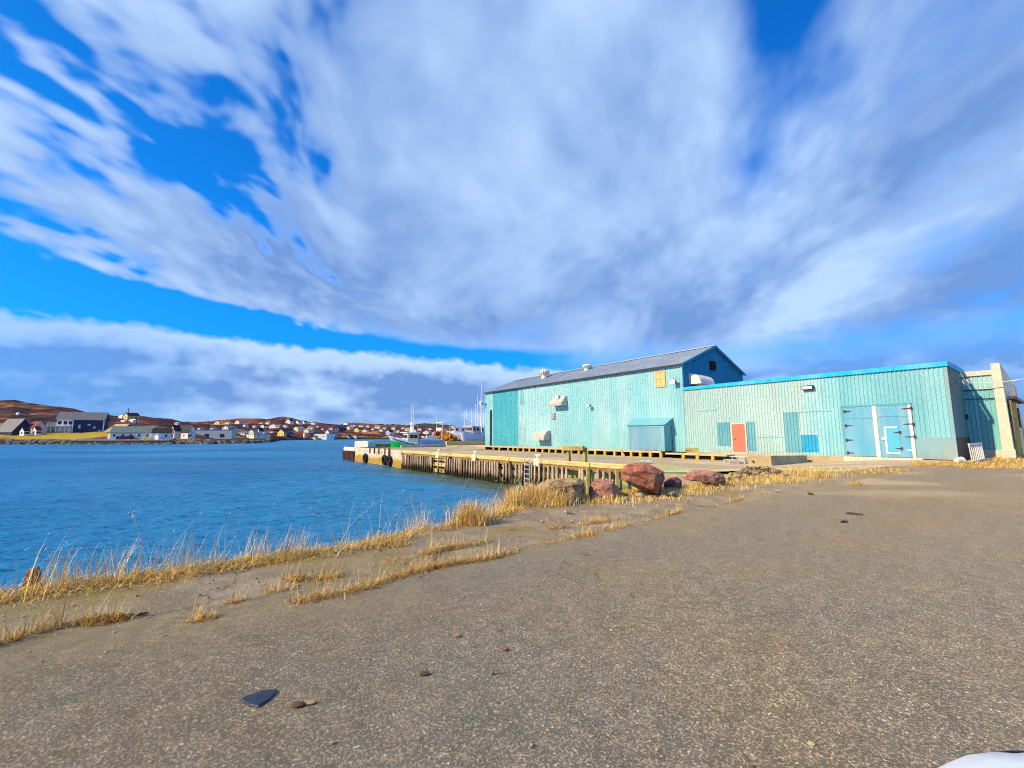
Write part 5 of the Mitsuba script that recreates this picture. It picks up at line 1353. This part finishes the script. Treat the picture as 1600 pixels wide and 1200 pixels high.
for row, hs in rows.items():
    hs = sorted(hs); seen = {}
    for (px, py, w, h, k, c) in hs:
        form = {'g': 'gable fronted', 'e': 'broad', 'f': 'flat roofed'}[k]
        i = seen[(c, k)] = seen.get((c, k), -1) + 1
        only = sum(1 for q in hs if q[5] == c and q[4] == k) == 1
        lab = (f'only {c} {form} house {WHERE[row]}' if only else f'{c} {form} house {WHERE[row]}, {ORD[i]} such from left')
        roof = ROOF[c] if not (k == 'g' and c == 'white' and i % 2) else 'roof_black'
        house(px, py, w, h, k, 'house_' + c, roof, lab, 1.2, (2 if w > 9 else 1 if w > 6 else 0), 'far village houses', turn=random.uniform(-.25, .25), sides=w > 8, rise=0.42 if k == 'g' else 0.4)
# quay and rocks along the near headland, poles, a few yards' small things
q0 = np.array([(120 - 800) / F * 200, 200.0]); q1 = np.array([(272 - 800) / F * 203, 203.0])
qy = thing('harbour_quay', 'low dark quay with a pale edge under the bungalow and boat shed', 'quay')
part(qy, 'wall', bar([*q0, -1.6], [*q1, -1.6], 2.4, 2.2), 'quay_dark')
part(qy, 'edge', bar([*(q0 - [0, .2]), -0.35], [*(q1 - [0, .2]), -0.35], 2.6, 0.3), 'house_grey')


def shore_rock(r):
    px = r.uniform(20, 428); d0 = float(np.interp(px, *SHORE)); dd = d0 + r.uniform(-1, 4.5)
    return np.array([(px - 800) / F * dd, dd, float(land(px, dd)) + r.uniform(-.1, .3)])


setting('shore_rocks', pebbles(520, shore_rock, (0.5, 1.5), 33), 'grey_rock', 'dark boulders heaped along the far headland shore', 'stuff', 30)
for k, (px, py, hpx) in enumerate([(268, 686, 31), (201, 668, 30), (215, 672, 18), (545, 686, 11), (500, 680, 12), (366, 674, 13), (322, 676, 14)]):
    o = ground_at(px, py); hh = hpx * o[1] / F
    pl = thing('utility_pole', ('grey utility pole left of the long black roofed house by the water', 'utility pole below the yellow ridge house', 'utility pole behind the bungalow with the red deck', 'thin pole by the far waterfront near the wharf end', 'thin pole behind the white flat roofed shed of the far waterfront', 'thin pole by the blue house on the middle slope', 'thin pole above the long flat shed')[k], 'pole', 'utility poles of the far village')
    part(pl, 'pole', tube([o - [0, 0, 1], o + [0, 0, hh]], 0.17, 6), 'stick')
    part(pl, 'crossarm', bar(o + [-.9, 0, hh - .7], o + [.9, 0, hh - .7], 0.14), 'stick')
o = ground_at(353.5, 683.5)
tb_ = trimesh.creation.icosphere(2, 1.0); tb_.vertices = tb_.vertices * [2.0, 1.0, 0.8]; tb_.apply_translation(o + [0, -1, .6])
solo('yellow_dory', tb_, 'net_yellow', 'small yellow upturned boat at the right end of the long flat shed', 'boat', 40)
tb_ = trimesh.creation.icosphere(2, 1.0); tb_.vertices = tb_.vertices * [1.1, 1.0, 1.0]; tb_.apply_translation(ground_at(398, 684.8) + [0, -1.5, .8])
solo('teal_tarp', tb_, 'float_teal', 'teal tarp covered heap at the right end of the cream flat roofed shed', 'tarp', 40)


# ------------------------------------------------------------------ boats
def boat(name, label, origin, fwd, L, B, fb, mats, house_at=0.55, house_len=0.22, masts=(), group=None, stripe=None, aft=True, rail=True, bow=0.0):
    """a decked fishing boat; local x to port, y forward from the stern, z up from the water. mats: bottom, top, house"""
    key = thing(name, label, 'boat', group)
    ys = np.array([0, .06, .2, .4, .6, .75, .87, .95, 1.0]) * L
    hb = np.array([.86, .92, .98, 1.0, .97, .84, .58, .28, .03]) * B / 2
    zs = fb * np.array([.92, .88, .84, .86, .98, 1.15, 1.36, 1.52, 1.64])
    keel = np.array([-.5, -.6, -.7, -.75, -.75, -.7, -.6, -.35, .2])
    yb = ys - np.array([0, 0, 0, 0, 0, .01, .025, .045, .07]) * L
    mid = fb * (np.array([.28, .26, .24, .24, .28, .36, .5, .6, .7]) + bow * np.array([0, 0, .02, .12, .34, .48, .56, .58, .56]))

    def ring(i, part_):
        if part_ == 0:
            return np.array([[-hb[i] * .93, (yb[i] * .6 + ys[i] * .4), mid[i]], [-hb[i] * .72, yb[i], keel[i] * .4], [0, yb[i], keel[i]], [hb[i] * .72, yb[i], keel[i] * .4], [hb[i] * .93, (yb[i] * .6 + ys[i] * .4), mid[i]]])
        return np.array([[-hb[i], ys[i], zs[i]], [-hb[i] * .93, (yb[i] * .6 + ys[i] * .4), mid[i]], [hb[i] * .93, (yb[i] * .6 + ys[i] * .4), mid[i]], [hb[i], ys[i], zs[i]], [hb[i] * .9, ys[i], zs[i] - .25], [-hb[i] * .9, ys[i], zs[i] - .25]])
    part(key, 'hull_bottom', placed(loft([ring(i, 0) for i in range(9)]), origin, fwd), mats[0], 40)
    part(key, 'hull', placed(loft([ring(i, 1) for i in range(9)]), origin, fwd), mats[1], 40)
    if stripe:
        for sg_ in (-1, 1):
            P_ = [np.array([sg_ * (hb[i] * 1.0 + .02), ys[i], zs[i] - .28]) for i in range(1, 8)]
            part(key, 'rub_rail', placed(tube(P_, 0.075, 6), origin, fwd), stripe)
    y0 = L * house_at; y1 = y0 + L * house_len; zd = fb * .9; hwid = B * .36
    wh_ = part(key, 'wheelhouse', placed(loft([np.array([[-hwid, y0, zd], [hwid, y0, zd], [hwid * .9, y1, zd], [-hwid * .9, y1, zd]]), np.array([[-hwid * .95, y0, zd + 2.1], [hwid * .95, y0, zd + 2.1], [hwid * .82, y1 - .3, zd + 2.1], [-hwid * .82, y1 - .3, zd + 2.1]])]), origin, fwd), mats[2])
    part(wh_, 'roof', placed(box(-hwid * 1.05, hwid * 1.05, y0 - .3, y1 + .15, zd + 2.105, zd + 2.25, .03), origin, fwd), 'hull_white')
    for x in (-.5, 0, .5):
        part(wh_, 'window', placed(box(hwid * x - .26, hwid * x + .26, y1 - .16, y1 + .0, zd + 1.2, zd + 1.75), origin, fwd), 'glass_dark')
    for sg_ in (-1, 1):
        for y in (y0 + .5, y1 - .9):
            part(wh_, 'window', placed(box(*sorted((sg_ * hwid * .9, sg_ * (hwid * 1.0 + .02))), y - .3, y + .3, zd + 1.2, zd + 1.75), origin, fwd), 'glass_dark')
    part(key, 'foredeck_cabin', placed(loft([np.array([[-hwid * .8, y1 + .02, zd - .1], [hwid * .8, y1 + .02, zd - .1], [hwid * .35, L * .93, fb * 1.3], [-hwid * .35, L * .93, fb * 1.3]]), np.array([[-hwid * .7, y1 + .02, zd + 1.0], [hwid * .7, y1 + .02, zd + 1.0], [hwid * .25, L * .88, fb * 1.3 + .35], [-hwid * .25, L * .88, fb * 1.3 + .35]])]), origin, fwd), mats[1])
    if aft:
        part(key, 'shelter', placed(box(-B * .42, B * .42, L * .05, y0 - .4, zd - .1, zd + .85, .05), origin, fwd), mats[3] if len(mats) > 3 else mats[1])
    for x, y, z0, z1, r_ in masts:
        part(key, 'mast', placed(tube([np.array([x, y * L, z0]), np.array([x * 1.03, y * L, z1])], [r_, r_ * .6], 6), origin, fwd), 'hull_white')
    if rail:
        for sg_ in (-1, 1):
            P_ = [np.array([sg_ * hb[i] * .92, ys[i], zs[i] + .55]) for i in range(4, 9)]
            part(key, 'rail', placed(tube(P_, 0.025, 5), origin, fwd), 'hull_white')
    return key, zd, y0, y1


bN = -N[:2]
org = loc(SE + 4.2, 4.2, ZW)
key, zd, y0, y1 = boat('fishing_boat', 'white fishing boat with a bright green bow moored beyond the wharf end', org, bN, 10.8, 3.8, 2.35, ('hull_green', 'hull_white', 'house_cream', 'house_blue'), 0.52, 0.20,
                       [(-.55, .58, 4.3, 9.6, .07), (.55, .58, 4.3, 9.6, .07), (-1.1, .06, 2.0, 6.9, .07), (1.1, .06, 2.0, 7.5, .07)], stripe='stripe_blue', bow=1.0)
part(key, 'radar_mast', placed(tube([np.array([0, y0 + .7, zd + 2.2]), np.array([0, y0 + .7, zd + 3.6])], [.45, .25], 8), org, bN), 'hull_white', 40)
part(key, 'radar_dome', placed(tube([np.array([0, y0 + .7, zd + 3.6]), np.array([0, y0 + .7, zd + 3.75]), np.array([0, y0 + .7, zd + 4.0])], [.42, .45, .2], 10), org, bN), 'hull_white', 40)
part(key, 'gantry', placed(cat([bar([-1.1, .65, 6.3], [1.1, .65, 6.3], .12), bar([-1.1, .65, 5.0], [1.1, .65, 5.0], .3, .5)]), org, bN), 'hull_white')
part(key, 'winch', placed(tube([np.array([-.5, 1.2, 4.1]), np.array([.5, 1.2, 4.1])], .45, 10), org, bN), 'house_red', 40)
for x, y, z in ((-.3, 2.9, 3.2), (.5, 3.4, 3.1), (.1, 1.8, 3.1)):
    part(key, 'deck_box', placed(box(x - .45, x + .45, y - .5, y + .5, z - .3, z + .55, .04), org, bN), 'house_white')
# breakwater beyond, with its timber fence
bw = thing('breakwater', 'cream ended breakwater wall beyond the wharf, left of the fishing boat', 'breakwater')
b0, b1 = at_depth(562, 690, 96), at_depth(640, 690, 108); dirb = (b1 - b0)[:2] / np.linalg.norm((b1 - b0)[:2])
Xb = lambda x0, x1, y0, y1, z0, z1: placed(box(y0, y1, x0, x1, z0, z1), np.array([b0[0], b0[1], 0]), dirb)
part(bw, 'end_block', Xb(0, 2.0, -1.8, 3, -3, 0.28), 'pale_concrete')
part(bw, 'wall', Xb(2.0, 14, -1.2, 3, -3, -0.25), 'old_wood')
part(bw, 'rail', Xb(2.0, 14, -1.25, -0.95, 0.0, 0.22), 'cap_timber')
for x in np.linspace(2.3, 13.6, 8):
    part(bw, 'post', Xb(x, x + .25, -1.3, -1.05, -1.5, 0.4 if x < 4 else 0.0), 'cap_timber')
# the quay beyond the end of the warehouse, with its heaps of pots and nets
fq = thing('far_quay', 'low quay behind the fishing boat, carrying heaps of orange nets and boats on land', 'quay')
f0, f1 = at_depth(676, 690, 98), at_depth(800, 690, 98)
part(fq, 'wall', box(f0[0], f1[0], 97, 130, -3.2, -0.35), 'quay_dark')
part(fq, 'edge', box(f0[0], f1[0], 96.7, 97.0, -0.8, -0.25), 'brown_timber')
nq = thing('side_quay', 'tan quay edge behind the warehouse corner', 'quay')
part(nq, 'wall', wb(SE, SE + 9, 7.5, 22, -3.2, ZD + 0.02), 'concrete')
part(nq, 'curb', wb(SE + 8.4, SE + 9.0, 7.5, 22, ZD + .02, ZD + 0.9), 'cap_timber')


def mound(px, py, dep, w, h, seed, mat, lab, name='net_heap', catg='nets'):
    m = trimesh.creation.icosphere(4, 1.0); v = np.array(m.vertices)
    v = v * (1 + 0.55 * (meshkit.fbm(v * 2.6 + seed, 4, seed)[:, None] - .5) + .25 * (meshkit.fbm(v * 9 + seed, 2, seed)[:, None] - .5)); m.vertices = v * [w / 2, w / 2.4, h]
    m.apply_translation(at_depth(px, py, dep)); return solo(name, m, mat, lab, catg)


mound(682, 689, 101, 3.6, 1.7, 3, 'net_yellow', 'yellow heap of nets at the left end of the far quay')
mound(690, 688, 103, 5.0, 2.3, 4, 'net_orange', 'orange brown heap of nets in the middle of the far quay')
mound(699, 688.5, 102, 4.4, 1.8, 5, 'net_orange', 'lower orange heap of nets at the right of the far quay')
bd_ = np.array([-0.75, -0.66])
for k, (px, py, dep, L, fwd, mats, lab, ms) in enumerate([
        (724, 692, 112, 12.5, (-.93, -.37), ('hull_purple', 'hull_white', 'hull_white'), 'white longliner with a purple bottom on the far quay', [(-.6, .5, 4, 6.3, .08), (.5, .2, 2, 5.0, .07)]),
        (733, 687, 128, 13, (-.8, -.6), ('hull_dark', 'hull_white', 'stripe_blue'), 'white boat with a dark blue cover behind the purple bottomed longliner', [(-.7, .6, 4, 10.0, .12), (.6, .6, 4, 9.2, .10), (0, .2, 2, 7.0, .08)]),
        (742, 692, 106, 11, (-.55, -.83), ('hull_white', 'hull_white', 'house_pink'), 'pale boat with many thin masts left of the warehouse corner, front one', [(-1.2, .55, 3, 11.5, .09), (1.1, .5, 3, 8.0, .09), (-.9, .15, 2, 6.5, .08), (.9, .15, 2, 9.5, .08)]),
        (750, 690, 116, 12, (-.6, -.8), ('hull_purple', 'hull_white', 'house_pink'), 'pale boat with many thin masts left of the warehouse corner, rear one', [(-1.3, .6, 3, 15.8, .11), (1.2, .55, 3, 10.0, .10), (-1, .2, 2, 9.0, .09), (1, .1, 2, 12, .09)]),
        (757, 691, 122, 12, (-.7, -.7), ('hull_dark', 'hull_white', 'house_cream'), 'pale boat half hidden by the warehouse corner', [(-1.2, .5, 3, 14.5, .10), (1, .45, 3, 9.0, .10), (0, .1, 2, 11.0, .08)])]):
    o = at_depth(px, py, dep); f_ = np.array(fwd) / np.linalg.norm(fwd)
    o = np.array([o[0] - f_[0] * L / 2, o[1] - f_[1] * L / 2, -0.35 + .4])
    boat('longliner', lab, o, f_, L, 3.8, 1.7, mats, 0.5, 0.24, ms, 'boats behind the warehouse', aft=k != 1, stripe='stripe_blue' if k == 1 else None)
for k, (px, y0_, y1_, dep) in enumerate(((703, 666, 690, 100), (713, 668, 688, 118), (667, 668, 684, 150), (652, 664, 684, 160), (729, 656, 690, 112), (745, 652, 690, 110), (737, 660, 690, 104))):
    p0, p1 = at_depth(px, y1_, dep), at_depth(px, y0_, dep)
    solo('quay_pole', tube([p0 - [0, 0, 1.5], p1], 0.08, 6), 'rail_timber', ('pale pole between the orange nets and the purple bottomed longliner', 'thin pole behind the bow of the purple bottomed longliner', 'thin pole behind the stern of the fishing boat', 'thin pole behind the middle of the fishing boat',
         'pole rising from the purple bottomed longliner', 'tall pole among the masts left of the warehouse', 'short pole among the masts left of the warehouse')[k], 'pole', group='poles on the far quay')

# ------------------------------------------------------------------ the white car whose nose shows at the lower right
cr_ = thing('white_car', 'rounded front corner of a white car at the lower right edge of the photo', 'car')
cx0, cy0 = 0.515, 0.978                                     # left front corner of its outline


def plan(x0, x1, y0, y1, z, r_, k=7):
    out = []
    for (cx, cy, a0) in ((x1 - r_, y1 - r_, 0), (x0 + r_, y1 - r_, 90), (x0 + r_, y0 + r_, 180), (x1 - r_, y0 + r_, 270)):
        for a_ in np.radians(np.linspace(a0, a0 + 90, k)):
            out.append([cx + r_ * math.cos(a_), cy + r_ * math.sin(a_), z])
    return np.array(out)


X0, X1, Y0, Y1 = cx0, cx0 + 1.78, cy0 - 4.2, cy0
part(cr_, 'body', loft([plan(X0 + .05, X1 - .05, Y0 + .08, Y1 - .10, .20, .25), plan(X0, X1, Y0, Y1, .34, .32), plan(X0, X1, Y0, Y1, .52, .34), plan(X0 + .02, X1 - .02, Y0 + .03, Y1 - .04, .64, .36), plan(X0 + .06, X1 - .06, Y0 + .06, Y1 - .10, .715, .36), plan(X0 + .13, X1 - .13, Y0 + .1, Y1 - .2, .75, .34)]), 'car_paint', True)
part(cr_, 'hood', loft([plan(X0 + .12, X1 - .12, Y1 - 1.35, Y1 - .19, .742, .3), plan(X0 + .16, X1 - .16, Y1 - 1.35, Y1 - .26, .775, .3)]), 'car_paint', True)
part(cr_, 'cabin', loft([plan(X0 + .08, X1 - .08, Y0 + .25, Y1 - 1.30, .74, .3), plan(X0 + .12, X1 - .12, Y0 + .4, Y1 - 1.5, .95, .3), plan(X0 + .27, X1 - .27, Y0 + .8, Y1 - 2.0, 1.38, .3), plan(X0 + .36, X1 - .36, Y0 + .95, Y1 - 2.15, 1.43, .3)]), 'car_glass', True)
part(cr_, 'roof', loft([plan(X0 + .29, X1 - .29, Y0 + .85, Y1 - 2.05, 1.40, .3), plan(X0 + .36, X1 - .36, Y0 + .95, Y1 - 2.15, 1.46, .3)]), 'car_paint', True)
for xs in (X0, X1):
    for y in (Y0 + .8, Y1 - .85):
        sg_ = -1 if xs == X0 else 1
        wl = part(cr_, 'wheel', tube([np.array([xs - sg_ * .2, y, .31]), np.array([xs + sg_ * .015, y, .31])], .31, 24), 'rubber', 40)
        part(wl, 'rim', tube([np.array([xs + sg_ * .016, y, .31]), np.array([xs + sg_ * .03, y, .31])], .2, 20), 'galv', 40)
    part(cr_, 'headlight', box(*sorted((xs + (.37 if xs == X0 else -.37), xs + (.66 if xs == X0 else -.66))), Y1 - .16, Y1 - .002, .50, .60, .03), 'lens')
